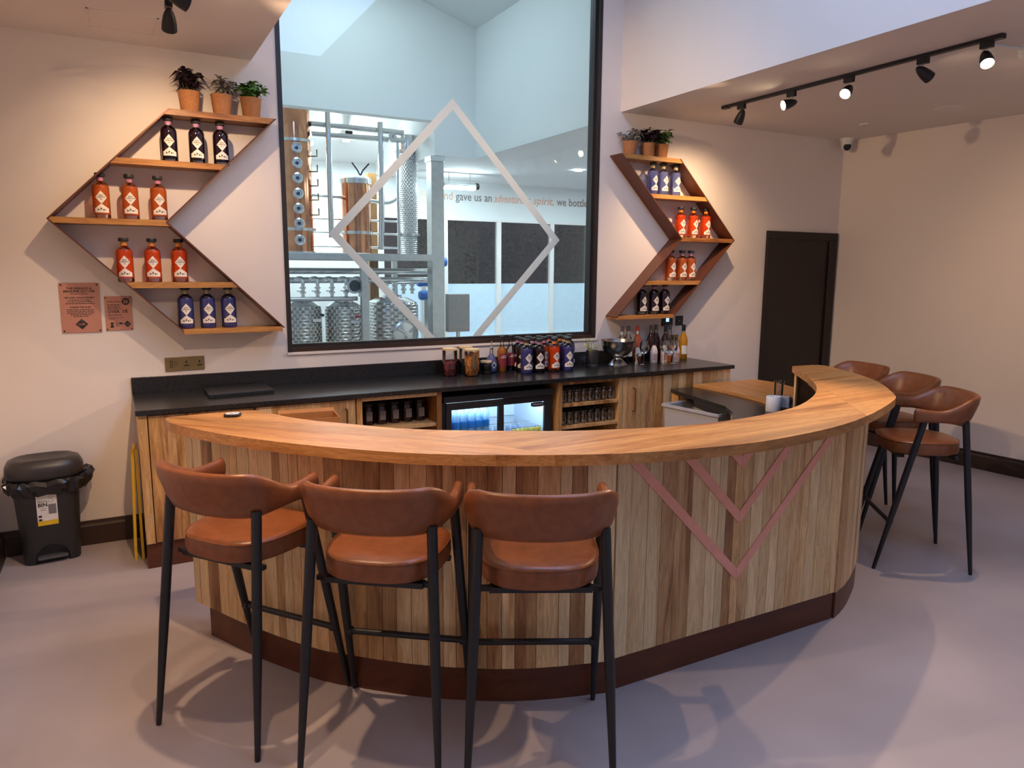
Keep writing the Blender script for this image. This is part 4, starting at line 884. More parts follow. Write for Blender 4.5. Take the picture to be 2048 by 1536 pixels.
# ================================================================== CURVED BAR
BT = 1.03; ST = .042
out_pts = [(.158, 3.535), (.183, 3.387), (.307, 3.151), (.431, 2.964), (.561, 2.801), (.733, 2.617), (.970, 2.415), (1.310, 2.224), (1.649, 2.088), (2.018, 2.019), (2.280, 2.007), (2.686, 2.052), (3.078, 2.160), (3.552, 2.358), (3.761, 2.506), (4.083, 2.834), (4.291, 3.170), (4.419, 3.474)]
in_pts = [(4.045, 3.532), (3.92, 3.259), (3.665, 2.949), (3.43, 2.743), (3.198, 2.591), (2.943, 2.466), (2.662, 2.394), (2.355, 2.364), (2.058, 2.384), (1.762, 2.466), (1.559, 2.543), (1.193, 2.743), (1.0, 2.892), (.842, 3.069), (.733, 3.194), (.653, 3.319), (.609, 3.417), (.568, 3.506)]
oc = [(p.x, p.y) for p in bez([(a, b_, 0) for a, b_ in out_pts], 5)]
ic = [(p.x, p.y) for p in bez([(a, b_, 0) for a, b_ in in_pts], 5)]
slab = oc+[(4.40, 3.515), (4.36, 3.54)]+[(4.10, 3.56), (4.06, 3.55)]+ic+[(.545, 3.55), (.50, 3.566), (.35, 3.568), (.185, 3.558)]
bar = thing('curved_bar', 'curved ash planked bar with thick oiled wooden top and copper chevrons', 'bar', (2.2, 2.5, 0))
def slab_bm():
    bm = bmesh.new(); vb = [bm.verts.new((x, y, BT-ST)) for x, y in slab]; f = bm.faces.new(vb); bm.normal_update()
    if f.normal.z > 0: f.normal_flip()
    ex = bmesh.ops.extrude_face_region(bm, geom=[f]); nv = [g for g in ex['geom'] if isinstance(g, bmesh.types.BMVert)]
    bmesh.ops.translate(bm, verts=nv, vec=(0, 0, ST)); bmesh.ops.recalc_face_normals(bm, faces=bm.faces); return bm
def clip(bm, co, no):
    r = bmesh.ops.bisect_plane(bm, geom=bm.verts[:]+bm.edges[:]+bm.faces[:], plane_co=co, plane_no=no, clear_outer=True, dist=1e-6)
    ed = [g for g in r['geom_cut'] if isinstance(g, bmesh.types.BMEdge)]
    if ed: bmesh.ops.holes_fill(bm, edges=ed, sides=0)
def board(lims, ang):
    bm = slab_bm()
    for co, no in lims:
        clip(bm, co, no)
        if not bm.faces: bm.free(); return
    bmesh.ops.triangulate(bm, faces=[f for f in bm.faces if len(f.verts) > 4])
    bm.verts.ensure_lookup_table(); seen = set(); isl = []
    for v in bm.verts:
        if v in seen: continue
        st_ = [v]; seen.add(v); comp = []
        while st_:
            q = st_.pop(); comp.append(q)
            for ed in q.link_edges:
                o_ = ed.other_vert(q)
                if o_ not in seen: seen.add(o_); st_.append(o_)
        isl.append(comp)
    for comp in isl:
        if len(comp) < 6: continue
        c = sum((v.co for v in comp), Vector())/len(comp); c.z = 0
        T = (Matrix.Translation(c) @ Matrix.Rotation(ang, 4, 'Z')).inverted(); ix = {v: i for i, v in enumerate(comp)}
        mb = MB().add([T @ v.co for v in comp], [[ix[v] for v in f.verts] for f in bm.faces if f.verts[0] in ix])
        o = mb.build('top_board', 'top', bar); o.location = c-bar.location; o.rotation_euler.z = ang
    bm.free()
# three top modules, each glued from boards running along its own length
J1 = (Vector((1.28, 2.36, 0)), Vector((1, .55, 0)).normalized()); J2 = (Vector((3.25, 2.4, 0)), Vector((1, -.8, 0)).normalized())
def module(lims, ang, c0, n, wd):
    d_ = Vector((-math.sin(ang), math.cos(ang), 0))
    for i in range(-n, n):
        a = Vector(c0)+d_*(i*wd); b_ = Vector(c0)+d_*((i+1)*wd-.0006)
        board(lims+[(a, -d_), (b_, d_)], ang)
module([J1], math.radians(-44), (.6, 2.85, 0), 5, .135)
module([(J1[0]+J1[1]*.0008, -J1[1]), J2], math.radians(2), (2.2, 2.25, 0), 6, .135)
module([(J2[0]+J2[1]*.0008, -J2[1])], math.radians(4), (3.9, 2.9, 0), 6, .15)
# front panelling: planks along three module curves
cur_l = bez([(.237, 3.545, 0), (.312, 3.40, 0), (.43, 3.17, 0), (.62, 2.868, 0), (.755, 2.722, 0), (1.0, 2.508, 0), (1.31, 2.320, 0), (1.655, 2.205, 0)], 8)
cur_m = [Vector((1.668, 2.214, 0)), Vector((3.0, 2.214, 0))]
cur_r = bez([(3.0, 2.205, 0), (3.14, 2.255, 0), (3.30, 2.335, 0), (3.51, 2.462, 0), (3.74, 2.672, 0), (3.965, 2.955, 0), (4.13, 3.24, 0), (4.225, 3.50, 0)], 8)
def resample(P_):
    L = [0]
    for i in range(1, len(P_)): L.append(L[-1]+(P_[i]-P_[i-1]).length)
    def at(s_):
        s_ = min(max(s_, 0), L[-1])
        for i in range(1, len(P_)):
            if s_ <= L[i]+1e-9:
                t_ = (s_-L[i-1])/max(1e-9, L[i]-L[i-1]); return P_[i-1].lerp(P_[i], t_)
        return P_[-1]
    return L[-1], at
PZ0, PZ1 = .142, BT-ST-.001
def panel(P_, seed, wmin=.042, wmax=.092):
    L, at = resample(P_); R_ = random.Random(seed); s_ = 0
    while s_ < L-.005:
        w_ = R_.uniform(wmin, wmax)
        if L-(s_+w_) < wmin: w_ = L-s_
        a, b_ = at(s_), at(s_+w_); d_ = b_-a; ang = math.atan2(d_.y, d_.x); ln = d_.length
        pr = R_.uniform(0, .0015)
        o = MB().box((.001, -pr, 0), (ln-.001, .018, PZ1-PZ0)).build('plank', R_.choice(('ash', 'ash', 'ashpale', 'ashpale', 'ashdark')), bar); o.location = Vector((a.x, a.y, PZ0))-bar.location; o.rotation_euler.z = ang
        s_ += w_
panel(cur_l, 21); panel(cur_m, 35); panel(cur_r, 48)
# end board closing the left end
o = MB().box((0, 0, 0), (.02, .018, 1)).build('end_panel', 'ash', bar)
def offs(P_, d_):
    out = []
    for i, p in enumerate(P_):
        t_ = (P_[min(i+1, len(P_)-1)]-P_[max(i-1, 0)]).normalized(); out.append((p.x-t_.y*d_, p.y+t_.x*d_))
    return out
bpy.data.objects.remove(o)
def band(P_, d0, d1, z0, z1, name, mt):
    a, b_ = offs(P_, d0), offs(P_, d1); MB().prism(a+b_[::-1], z0, z1).build(name, mt, bar, world=True)
dense = lambda P_: bez([tuple(p) for p in P_], 1) if len(P_) > 2 else P_
for P_, nm in ((cur_l, 'l'), (cur_m, 'm'), (cur_r, 'r')):
    band(P_, .0185, {'l': .135, 'm': .15, 'r': .04}[nm], PZ0, PZ1, 'carcass', 'ashy' if nm != 'r' else 'doorwood')  # right carcass gets near-black wood, painting in the shade inside the bar
# plinths
L, at = resample(cur_l); pl = [at(.10+(L-.10)*i/24) for i in range(25)]
band(pl, .006, .13, 0, PZ0-.001, 'plinth', 'mahog')
band([Vector((1.668, 2.222, 0)), Vector((3.004, 2.222, 0))], .0, .12, 0, PZ0-.001, 'plinth', 'mahog')
L, at = resample(cur_r); pl = [at(.02+(L-.04)*i/24) for i in range(25)]
band(pl, .004, .05, 0, PZ0-.001, 'plinth', 'mahog')
# copper chevron inlays on the flat middle front
zt_ = PZ1-.0005; vt = .056
def arm(tx, tz, sg_):
    top = zt_
    dx = (top-tz)*sg_*1.0; dxi = (top-tz-vt)*sg_*1.0
    poly = [(tx, tz), (tx+dx, top), (tx+dxi, top), (tx, tz+vt)] if top-tz > vt else [(tx, tz), (tx+dx, top), (tx, top)]
    MB().prismy(poly, 2.2085, 2.2125).build('copper_inlay', 'copperpaint', bar, world=True)
for tz in (.345, .607, .853):
    arm(2.3275, tz, -1); arm(2.3285, tz, 1)
# lower worktop, lifting flap and stile behind the right end
wk = [(3.793, 4.385), (3.749, 4.226), (3.70, 3.93), (3.64, 3.642), (3.53, 3.46), (3.367, 3.308), (3.10, 3.08), (2.85, 2.88), (2.60, 2.72), (2.62, 2.45), (2.95, 2.52), (3.2, 2.66), (3.43, 2.82), (3.66, 3.02), (3.9, 3.33), (4.0, 3.55), (4.06, 3.95), (4.06, 4.385)]
t = thing('prep_worktop', 'curved black lower worktop inside the right end of the bar', 'worktop', (3.6, 3.6, 0)); MB().prism(wk, .745, .772).build('worktop_slab', 'stone', t, world=True)
MB().box((3.655, 3.52, 0), (3.67, 3.60, .744)).build('support_panel', 'ash', t, world=True); MB().box((3.80, 4.30, 0), (3.82, 4.38, .744)).build('support_panel', 'ashy', t, world=True); MB().box((2.75, 2.62, 0), (3.0, 2.64, .744)).build('support_panel', 'ashy', t, world=True)
t = thing('counter_flap', 'low wooden flap bridging the worktop end and the bar', 'flap', (4.3, 4.0, 0))
fl = bez([(4.008, 4.37, 0), (4.02, 4.15, 0), (4.01, 3.9, 0), (3.985, 3.7, 0), (3.945, 3.53, 0)], 6); fpoly = [(p.x, p.y) for p in fl]+[(4.0, 3.50), (4.34, 3.56), (4.62, 3.87), (4.70, 4.15), (4.68, 4.37)]
for i in range(5):
    x0, x1 = 3.93+i*.16, 3.93+(i+1)*.16-.0008
    bm = bmesh.new(); vb = [bm.verts.new((x, y, .773)) for x, y in fpoly]; f = bm.faces.new(vb); bm.normal_update()
    ex = bmesh.ops.extrude_face_region(bm, geom=[f]); bmesh.ops.translate(bm, verts=[g for g in ex['geom'] if isinstance(g, bmesh.types.BMVert)], vec=(0, 0, .02)); bmesh.ops.recalc_face_normals(bm, faces=bm.faces)
    ang = math.radians(78); dn = Vector((math.sin(ang), -math.cos(ang), 0))
    clip(bm, Vector((4.0-.12+i*.17, 3.9, 0)), -dn); 
    if i < 4: clip(bm, Vector((4.0-.12+(i+1)*.17-.0008, 3.9, 0)), dn)
    if not bm.faces: bm.free(); continue
    c = sum((v.co for v in bm.verts), Vector())/len(bm.verts); T = Matrix.Translation(c) @ Matrix.Rotation(ang, 4, 'Z'); bm.transform(T.inverted())
    me = bpy.data.meshes.new('flap_board'); bm.to_mesh(me); bm.free(); me.materials.append(M['top']); o = bpy.data.objects.new('flap_board', me); C.objects.link(o); o.parent = t; o.location = c-t.location; o.rotation_euler.z = ang
MB().box((4.55, 3.9, 0), (4.58, 4.3, .772)).build('support_panel', 'ashy', t, world=True)
MB().box((4.165, 3.503, 0), (4.235, 3.521, PZ1)).build('end_stile', 'ash', bar, world=True)
# things behind the bar
t = thing('waste_bin', 'open grey plastic bin under the black lower worktop', 'bin', (3.78, 3.98, 0), math.radians(8))
q = MB(); w0, d0, w1, d1, hb = .15, .22, .17, .25, .70
vs = [(-w0, -d0, 0), (w0, -d0, 0), (w0, d0, 0), (-w0, d0, 0), (-w1, -d1, hb), (w1, -d1, hb), (w1, d1, hb), (-w1, d1, hb), (-w1+.012, -d1+.012, hb), (w1-.012, -d1+.012, hb), (w1-.012, d1-.012, hb), (-w1+.012, d1-.012, hb), (-w0+.012, -d0+.012, .02), (w0-.012, -d0+.012, .02), (w0-.012, d0-.012, .02), (-w0+.012, d0-.012, .02)]
q.add(vs, [(3, 2, 1, 0), (0, 1, 5, 4), (1, 2, 6, 5), (2, 3, 7, 6), (3, 0, 4, 7), (4, 5, 9, 8), (5, 6, 10, 9), (6, 7, 11, 10), (7, 4, 8, 11), (9, 13, 12, 8), (10, 14, 13, 9), (11, 15, 14, 10), (8, 12, 15, 11), (12, 13, 14, 15)]); q.build('bin_body', 'greyplastic', t, bevel=.006)
q = MB(); q.box((-w1-.014, -d1-.014, hb-.02), (w1+.014, -d1, hb+.004)); q.box((-w1-.014, d1, hb-.02), (w1+.014, d1+.014, hb+.004)); q.box((-w1-.014, -d1, hb-.02), (-w1, d1, hb+.004)); q.box((w1, -d1, hb-.02), (w1+.014, d1, hb+.004)); q.build('rim', 'greyplastic', t, bevel=.004)
t = thing('cardboard_crate', 'open kraft cardboard box standing behind the left end of the bar', 'box', (.88, 3.93, 0), math.radians(-6))
q = MB(); hb = .905; q.box((-.15, -.10, 0), (.15, -.094, hb)); q.box((-.15, .094, 0), (.15, .10, hb)); q.box((-.15, -.094, 0), (-.144, .094, hb)); q.box((.144, -.094, 0), (.15, .094, hb)); q.box((-.144, -.094, 0), (.144, .094, .006)); q.build('box_body', 'kraft', t)
MB().add([(-.15, .1, hb), (.15, .1, hb), (.15, .135, hb+.012), (-.15, .135, hb+.012)], [(0, 1, 2, 3)]).build('box_flap', 'kraft', t)
t = thing('paper_roll', 'white paper roll on the black lower worktop', 'paper roll', (3.80, 3.37, .772)); MB().lathe([(.045, 0), (.047, .003), (.047, .097), (.045, .10), (.02, .10), (.02, .06)], 26).build('paper', 'white', t, smooth=True)
t = thing('card_machine', 'grey till printer beside the paper roll', 'machine', (3.90, 3.40, .794), .5); MB().prismy([(-.06, 0), (.06, 0), (.06, .045), (-.02, .075), (-.06, .075)], -.07, .07).build('machine_body', mat('till_grey', (.28, .29, .32), .4), t, bevel=.004); MB().box((-.05, -.071, .02), (.03, -.070, .05)).build('display', mat('till_blue', (.05, .07, .14), .2), t)
t = thing('drinking_glass', 'straight clear glass behind the right bend of the bar', 'glass', (4.06, 3.56, .794)); MB().lathe([(.03, 0), (.035, .14)], 22, caps=False).build('glass_wall', 'tumbler', t, smooth=True); MB().lathe([(.03, 0), (.03, .012)], 22).build('glass_base', 'tumbler', t, smooth=True)
t = thing('remote_control', 'small black and white remote on the left end of the bar top', 'remote', (.432, 3.452, BT), math.radians(-20)); MB().lathe([(.034, 0), (.036, .003), (.036, .010), (.032, .013), (0, .0132)], 24, sq=3.5).build('remote_case', 'blackpl', t, smooth=True); MB().lathe([(.029, .0134), (0, .0138)], 20, sq=3.5).build('key_face', 'white', t)
for (x, y) in ((-.012, .01), (.012, .01), (0, -.01)): MB().lathe([(.004, .0139), (0, .0148)], 8, (x, y, 0)).build('key', 'ink', t)

# ================================================================== STOOLS
def superell(a, b_, n, e=2.6, front=0):
    out = []
    for i in range(n):
        t_ = 2*PI*i/n; c, s_ = math.cos(t_), math.sin(t_); r = (abs(c)**e+abs(s_)**e)**(-1/e); out.append((a*r*c*(1+front*r*s_), b_*r*s_))
    return out
def make_stool():
    t = thing('bar_stool', 'x', 'stool', group='tan leather bar stools')
    n = 44; base = superell(.208, .205, n, 2.9, .06)
    def cushion(rings, name, mt):
        vs, fs = [], []
        for (k_, z, sag) in rings: vs += [(x*k_, y*k_+.005, z) for x, y in base]
        for j in range(len(rings)-1):
            for i in range(n): fs.append((j*n+i, j*n+(i+1) % n, (j+1)*n+(i+1) % n, (j+1)*n+i))
        fs.append(tuple(range(n-1, -1, -1))); fs.append(tuple((len(rings)-1)*n+i for i in range(n)))
        return MB().add(vs, fs).build(name, mt, t, smooth=True)
    cushion([(.93, .668, 0), (.985, .675, 0), (1, .69, 0), (1, .722, 0), (.985, .736, 0), (.955, .743, 0), (.88, .748, 0), (.6, .751, 0), (.25, .752, 0)], 'seat', 'leather')
    ring = MB().tube([(x*.99, y*.99+.005, .738) for x, y in base]+[(base[0][0]*.99, base[0][1]*.99+.005, .738)], .0028, 6).build('seat_piping', 'leather', t, smooth=True)
    q = MB(); q.box((-.17, -.16, .648), (.17, -.125, .667)); q.box((-.17, .125, .648), (.17, .16, .667)); q.box((-.205, -.15, .650), (-.165, -.13, .666)); q.box((.165, -.15, .650), (.205, -.13, .666)); q.box((-.205, .08, .650), (-.165, .10, .666)); q.box((.165, .08, .650), (.205, .10, .666)); q.build('seat_frame', 'black', t)
    # wrap-round back and arms
    path = bez([(-.232, .115, 0), (-.236, .03, 0), (-.234, -.07, 0), (-.212, -.155, 0), (-.14, -.215, 0), (0, -.238, 0), (.14, -.215, 0), (.212, -.155, 0), (.234, -.07, 0), (.236, .03, 0), (.232, .115, 0)], 6)
    k_ = len(path); vs, fs = [], []; m = 14
    for j, p in enumerate(path):
        u = abs(j/(k_-1)*2-1)    # 0 at back, 1 at arm ends
        d_ = (path[min(j+1, k_-1)]-path[max(j-1, 0)]).normalized(); nr = Vector((-d_.y, d_.x, 0))
        def sm(a, b_, x): x = min(max((x-a)/(b_-a), 0), 1); return x*x*(3-2*x)
        ztop = 1.014-.080*sm(.28, .72, u)+.012*sm(.75, 1, u); zbot = .842+.026*sm(.3, .7, u)-.004*sm(.8, 1, u)
        th = .021-.003*sm(.4, .9, u); lean = .028*(1-sm(.2, .75, u))
        if u > .97: ztop -= .012; zbot += .012; th *= .7
        zc, hz = (ztop+zbot)/2, (ztop-zbot)/2
        for i in range(m):
            a = 2*PI*i/m; c, s_ = math.cos(a), math.sin(a); e = 3.2; r = (abs(c)**e+abs(s_)**e)**(-1/e)
            off = nr*(th*r*c) - nr*(lean*(s_*r))  # backrest leans outwards at the top
            vs.append((p.x+off.x, p.y+off.y, zc+hz*r*s_))
    for j in range(k_-1):
        for i in range(m): fs.append((j*m+i, j*m+(i+1) % m, (j+1)*m+(i+1) % m, (j+1)*m+i))
    fs.append(tuple(range(m-1, -1, -1))); fs.append(tuple((k_-1)*m+i for i in range(m)))
    bm = bmesh.new(); V = [bm.verts.new(v) for v in vs]; bm.verts.ensure_lookup_table(); [bm.faces.new([V[i] for i in f]) for f in fs]; bmesh.ops.recalc_face_normals(bm, faces=bm.faces)
    me = bpy.data.meshes.new('backrest'); bm.to_mesh(me); bm.free(); me.materials.append(M['leather']); me.polygons.foreach_set('use_smooth', [True]*len(me.polygons)); me.set_sharp_from_angle(angle=1.2)
    o = bpy.data.objects.new('backrest', me); C.objects.link(o); o.parent = t
    for sx in (-1, 1):
        for (fy, ty, tx, tz) in ((.262, .055, .226, .885), (-.255, -.165, .205, .872)):
            a, b_ = Vector((sx*.242, fy, 0)), Vector((sx*tx, ty, tz))
            MB().tube([a, a.lerp(b_, .02), a.lerp(b_, .45), b_], [.0095, .0105, .0175, .0185], 12).build('leg', 'black', t, smooth=True)
    f_ = .285/.885; yb = .262+(.055-.262)*f_; xb = .242+(.226-.242)*f_
    MB().tube([(-xb, yb, .285), (xb, yb, .285)], .0125, 10).build('footrest', 'black', t, smooth=True)
    for sx in (-1, 1): MB().tube([(sx*xb-.02*sx, yb, .285), (sx*xb+.004*sx, yb, .285)], .018, 10).build('footrest_bracket', 'black', t, smooth=True)
    return t
st = make_stool()
SP = [(.384, 2.789, -53, 'tan leather bar stool turned towards the left end of the bar, leftmost in front'), (.79, 2.372, -37, 'tan leather bar stool in the middle of the three in front of the bar'), (1.235, 2.080, -27, 'tan leather bar stool seen squarely from behind, nearest the copper chevrons'),
      (4.104, 2.555, 52.5, 'tan leather bar stool at the right bend, nearest with all legs showing'), (4.50, 3.03, 64, 'tan leather bar stool between two others at the right end of the bar'), (4.70, 3.53, 76, 'tan leather bar stool farthest back beside the dark door')]
for i, (x, y, a, lb) in enumerate(SP):
    if i == 0: st.location = (x, y, 0); st.rotation_euler.z = math.radians(a); st['label'] = lb
    else: dup(st, (x, y, 0), math.radians(a), lb)

# ================================================================== FLOOR THINGS ON THE LEFT
t = thing('pedal_bin', 'black pedal bin with bag liner and paper sticker in the left corner', 'bin', (-.425, 4.865, 0), math.radians(6))
def rings_mesh(rings, n=40, e=4.):
    vs, fs = [], []
    for (a, b_, z, oy) in rings: vs += [(x, y+oy, z) for x, y in superell(a, b_, n, e)]
    for j in range(len(rings)-1):
        for i in range(n): fs.append((j*n+i, j*n+(i+1) % n, (j+1)*n+(i+1) % n, (j+1)*n+i))
    fs.append(tuple(range(n-1, -1, -1))); fs.append(tuple((len(rings)-1)*n+i for i in range(n)))
    return MB().add(vs, fs)
M['binpl'] = mat('charcoal_bin', (.022, .021, .022), .42, var=.08, bump=.03, bscale=600)
bb = rings_mesh([(.140, .095, .0, .02), (.143, .098, .01, .02), (.150, .105, .18, .01), (.168, .118, .50, 0)], 48, 5.); bo = bb.build('bin_body', 'binpl', t, smooth=True)
ctr = MB().lathe([(.085, -.2), (.085, -.045)], 28, (.0, 0, .03), axis='y').build('foot_arch', 'binpl', t)
bl = bo.modifiers.new('arch', 'BOOLEAN'); bl.operation = 'DIFFERENCE'; bl.solver = 'EXACT'; bl.object = ctr
dg = bpy.context.evaluated_depsgraph_get(); me = bpy.data.meshes.new_from_object(bo.evaluated_get(dg)); bo.modifiers.clear(); bo.data = me; bpy.data.objects.remove(ctr)
MB().box((-.075, -.095, .028), (.075, -.035, .042)).build('pedal', 'greyplastic', t, bevel=.003); bpy.data.objects[t.children[-1].name].data.materials[0] = mat('pedal_grey', (.09, .09, .095), .4)
rings_mesh([(.170, .122, .50, 0), (.190, .137, .515, 0), (.195, .142, .54, 0), (.192, .138, .572, .0), (.176, .122, .602, .0), (.145, .10, .616, .0), (.125, .082, .612, .0), (.08, .05, .604, 0)], 48, 2.9).build('lid', mat('bin_lid', (.035, .031, .030), .38, var=.08), t, smooth=True)
R_ = random.Random(3); n = 64; vs = []; fs = []
prof = [(.170, .50), (.19, .497), (.207, .478), (.199, .450), (.186, .425)]
for j, (r, z) in enumerate(prof):
    for i in range(n):
        a = 2*PI*i/n; cr_ = 1+.035*math.sin(a*9+j)+R_.uniform(-.03, .03)*(j > 0); bulge = .045*max(0, math.cos(a-.25))**6*(j in (1, 2, 3))
        vs.append(((r*cr_+bulge)*math.copysign(abs(math.cos(a))**.6, math.cos(a)), (r*cr_)*.72*math.copysign(abs(math.sin(a))**.6, math.sin(a)), z+R_.uniform(-.012, .012)*(j > 0)+bulge*.6))
for j in range(len(prof)-1):
    for i in range(n): fs.append((j*n+i, (j+1)*n+i, (j+1)*n+(i+1) % n, j*n+(i+1) % n))
MB().add(vs, fs).build('bag_liner', mat('black_bag', (.012, .012, .013), .22, var=.1), t)
def face_y(z): return .01-.105-(.013)*(z-.18)/.32+(-.01)*(z-.18)/.32
stk = MB(); z0, z1 = .235, .44
stk.add([(-.058, face_y(z0)-.0015, z0), (.042, face_y(z0)-.0015, z0), (.042, face_y(z1)-.0015, z1), (-.058, face_y(z1)-.0015, z1)], [(0, 1, 2, 3)])
so = stk.build('sticker', 'wlab', t)
def onf(mb, body, size, x, z, align='LEFT', bold=0.):
    vs, fs = text_mb(body, size, align, 0, 1, bold); mb.add([(x+v[0], face_y(z+v[1])-.0025, z+v[1]) for v in vs], fs)
def rect(mb, x0, x1, za, zb, mi=0, e=.0022): mb.add([(x0, face_y(za)-e, za), (x1, face_y(za)-e, za), (x1, face_y(zb)-e, zb), (x0, face_y(zb)-e, zb)], [(0, 1, 2, 3)], mi)
q = MB(); onf(q, 'PEDAL', .018, -.052, .372); onf(q, 'BIN', .030, -.052, .348, bold=.0008); rect(q, -.052, -.036, .285, .297); rect(q, -.052, -.036, .264, .276)
for z in (.336, .326): rect(q, -.04, -.012, z, z+.002)
for z, x in ((.405, .012), (.380, .012)):
    vs = []; 
    for i in range(18):
        a = 2*PI*i/18; vs += [(x+.011*math.cos(a), face_y(z)-.0025, z+.011*math.sin(a)), (x+.0098*math.cos(a), face_y(z)-.0025, z+.0098*math.sin(a))]
    q.add(vs, [(2*i, (2*i+2) % 36, (2*i+3) % 36, 2*i+1) for i in range(18)])
q.build('lettering', 'ink', so)
q = MB(); rect(q, -.002, .036, .300, .358); q.build('product_picture', mat('print_grey', (.2, .19, .2), .6), so)
q = MB(); rect(q, -.058, .042, z0, z0+.028); q.build('yellow_strip', 'yellow', so)
q = MB(); rect(q, -.045, -.010, .42, .44); q.build('blue_tab', mat('tab_blue', (.03, .07, .22), .6), so)
t = thing('wet_floor_sign', 'folded yellow floor sign leaning against the left cabinet end', 'sign', (.03, 4.76, 0))
for i, (x0, x1) in enumerate(((-.026, -.004), (.012, .014))):
    mb = MB()
    prof = [(4.60, 0), (4.66, .015), (4.86, .015), (4.93, 0), (4.88, .60), (4.66, .64), (4.63, .64)]
    vs = []
    for (y, z) in prof: xx = x0+(x1-x0)*z/.64; vs += [(.03+xx-.007, y, z), (.03+xx+.007, y, z)]
    n = len(prof); mb.add(vs, [tuple(2*i_ for i_ in range(n)), tuple(2*i_+1 for i_ in range(n-1, -1, -1))]+[(2*i_, 2*i_+1, (2*i_+3) % (2*n), (2*i_+2) % (2*n)) for i_ in range(n)]); mb.build('sign_leaf', 'yellow', t, world=True)
MB().tube([(.036, 4.66, .642), (.042, 4.75, .655), (.04, 4.86, .62)], .012, 8).build('hinge_grip', 'yellow', t, world=True, smooth=True)

# ================================================================== CEILING THINGS
def track(x, y0, y1, z, label):
    t = thing('lighting_track', label, 'track', (x, (y0+y1)/2, z)); L = (y1-y0)/2
    MB().box((-.017, -L, -.02), (.017, L, 0)).build('rail', 'black', t, bevel=.001)
    for s_ in (-1, 1): MB().box((-.019, s_*L-.03, -.024), (.019, s_*L+.03, 0)).build('end_feed', 'black', t)
track(4.26, 2.42, 4.42, 2.952, 'black lighting track with five spots on the right ceiling'); track(.32, 1.9, 3.95, 2.971, 'black lighting track on the left low ceiling')
def head(x, y, zc, aim, on, label, energy=0, size=80, blend=.6, beam=None):
    t = thing('track_spot', label, 'spotlight', (x, y, zc), 0, 'track spotlights')
    MB().box((-.016, -.032, -.055), (.016, .032, -.02)).build('adapter', 'black', t, bevel=.002)
    MB().tube([(0, 0, -.055), (0, 0, -.085)], .006, 8).build('stem', 'steel', t)
    piv = Vector((0, 0, -.098)); d_ = (Vector(aim)-Vector((x, y, zc))-piv).normalized(); R_ = d_.to_track_quat('-Z', 'Y').to_matrix().to_4x4()
    prof = [(.0, .045), (.010, .043), (.020, .028), (.028, .005), (.034, -.03), (.0355, -.062), (.033, -.062), (.031, -.03), (.02, .0)]
    q = MB().lathe(prof, 22); q.v = [tuple(R_ @ Vector(v)+piv) for v in q.v]; q.build('shade', 'black', t, smooth=True)
    q = MB().lathe([(.031, -.048), (0, -.052)], 18); q.v = [tuple(R_ @ Vector(v)+piv) for v in q.v]; q.build('bulb_face', 'bulb' if on else mat('lamp_off', (.3, .28, .25), .3), t)
    MB().lathe([(.009, -.012), (.009, .012)], 10, tuple(piv), axis='x').build('knuckle', 'black', t, smooth=True)
    if energy:
        s_ = spot(tuple(Vector((x, y, zc))+piv+d_*.075), tuple(Vector((x, y, zc))+piv+d_*3), energy, size, blend)
        s_.parent = t; s_.location = piv+d_*.075
ZR, ZL = 2.952, 2.971; XR, XL = 4.26, .32
head(XR, 4.257, ZR, (4.4, 5.0, 1.8), True, 'track spot nearest the right arrow shelf, turned away', 36, 110, 1.)
head(XR, 3.790, ZR, (.70, 5.0, 1.75), True, 'lit track spot, second from the arrow shelf on the right track', 80, 66, .8)
head(XR, 3.330, ZR, (1.0, 2.4, .4), True, 'lit track spot in the middle of the right track', 72, 85, .5)
head(XR, 2.835, ZR, (6.4, 2.2, 1.6), True, 'track spot turned towards the right wall', 24, 95, 1.)
head(XR, 2.476, ZR, (2.7, .9, .3), True, 'glaring track spot facing the camera at the near end of the right track', 42, 95, .6)
head(XL, 4.06, ZL, (.35, 5.0, 1.95), True, 'ribbed track spot in front of the left arrow shelf', 24, 105, 1.)
head(XL, 3.74, ZL, (4.2, 5.0, 1.6), True, 'second track spot of the left track, cut by the top edge', 95, 72, .8)
head(XL, 3.25, ZL, (4.0, 2.5, .2), True, 'third track spot of the left track, above the bar', 44, 75, .5)
head(XL, 2.70, ZL, (-.15, 3.5, 0), True, 'fourth track spot of the left track, above the stools', 58, 105, .8)
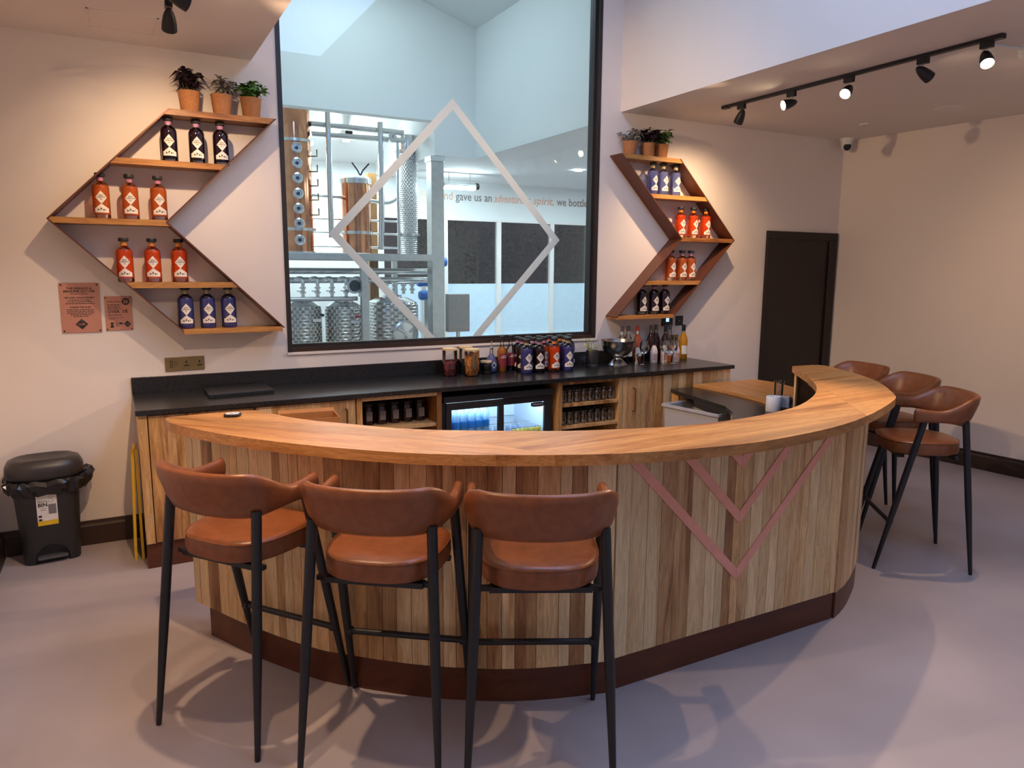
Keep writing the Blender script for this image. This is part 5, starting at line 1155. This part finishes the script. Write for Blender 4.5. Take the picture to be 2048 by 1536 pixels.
head(XL, 2.15, ZL, (.8, 1.3, 0), True, 'fifth track spot of the left track, behind the stools', 34, 105, .7)
# CCTV, speaker, sensor, smoke detector
t = thing('cctv_camera', 'white dome security camera in the far right ceiling corner', 'camera', (6.30, 4.90, 2.953))
MB().lathe([(.062, 0), (.062, -.012), (.052, -.035), (.050, -.06)], 26).build('mount', 'white', t, smooth=True)
e_ = MB().lathe([(.0, .045), (.03, .038), (.045, .015), (.047, -.01), (.042, -.03), (.038, -.034)], 26); e2 = MB().lathe([(.038, -.033), (.02, -.042), (0, -.044)], 22)
R0 = Vector((-.75, -1, -.45)).to_track_quat('-Z', 'Y').to_matrix()
for q, nm, mt in ((e_, 'eyeball', 'white'), (e2, 'lens', 'black')): q.v = [tuple(R0 @ Vector(v)+Vector((0, 0, -.07))) for v in q.v]; q.build(nm, mt, t, smooth=True)
t = thing('ceiling_speaker', 'flush round white speaker in the right ceiling', 'speaker', (5.82, 3.62, 2.953)); MB().lathe([(.105, 0), (.105, -.004), (.100, -.006)], 36).build('bezel', 'white', t, smooth=True); MB().lathe([(.099, -.0062), (0, -.0068)], 32).build('grille', 'ceil', t)
t = thing('ceiling_sensor', 'small round white sensor in the right ceiling', 'sensor', (5.82, 4.36, 2.953)); MB().lathe([(.045, 0), (.043, -.008), (.02, -.012), (0, -.012)], 24).build('bezel', 'white', t, smooth=True); MB().lathe([(.015, -.0122), (0, -.016)], 14).build('sensor_eye', 'greyplastic', t, smooth=True)
t = thing('smoke_detector', 'white ribbed smoke detector at the right picture edge', 'detector', (4.62, 2.45, 2.953)); MB().lathe([(.055, 0), (.055, -.02), (.045, -.022), (.05, -.03), (.045, -.034), (.05, -.042), (.04, -.06), (.02, -.068), (0, -.068)], 26).build('detector_body', 'white', t, smooth=True); MB().box((-.012, -.03, -.095), (.012, .0, -.066)).build('test_indicator', 'white', t)
tag(MB().tube([(4.58, 2.46, 2.938), (4.30, 2.52, 2.938)], .008, 8).build('conduit', 'white', smooth=True), 'short white conduit running from the smoke detector towards the track', 'conduit')
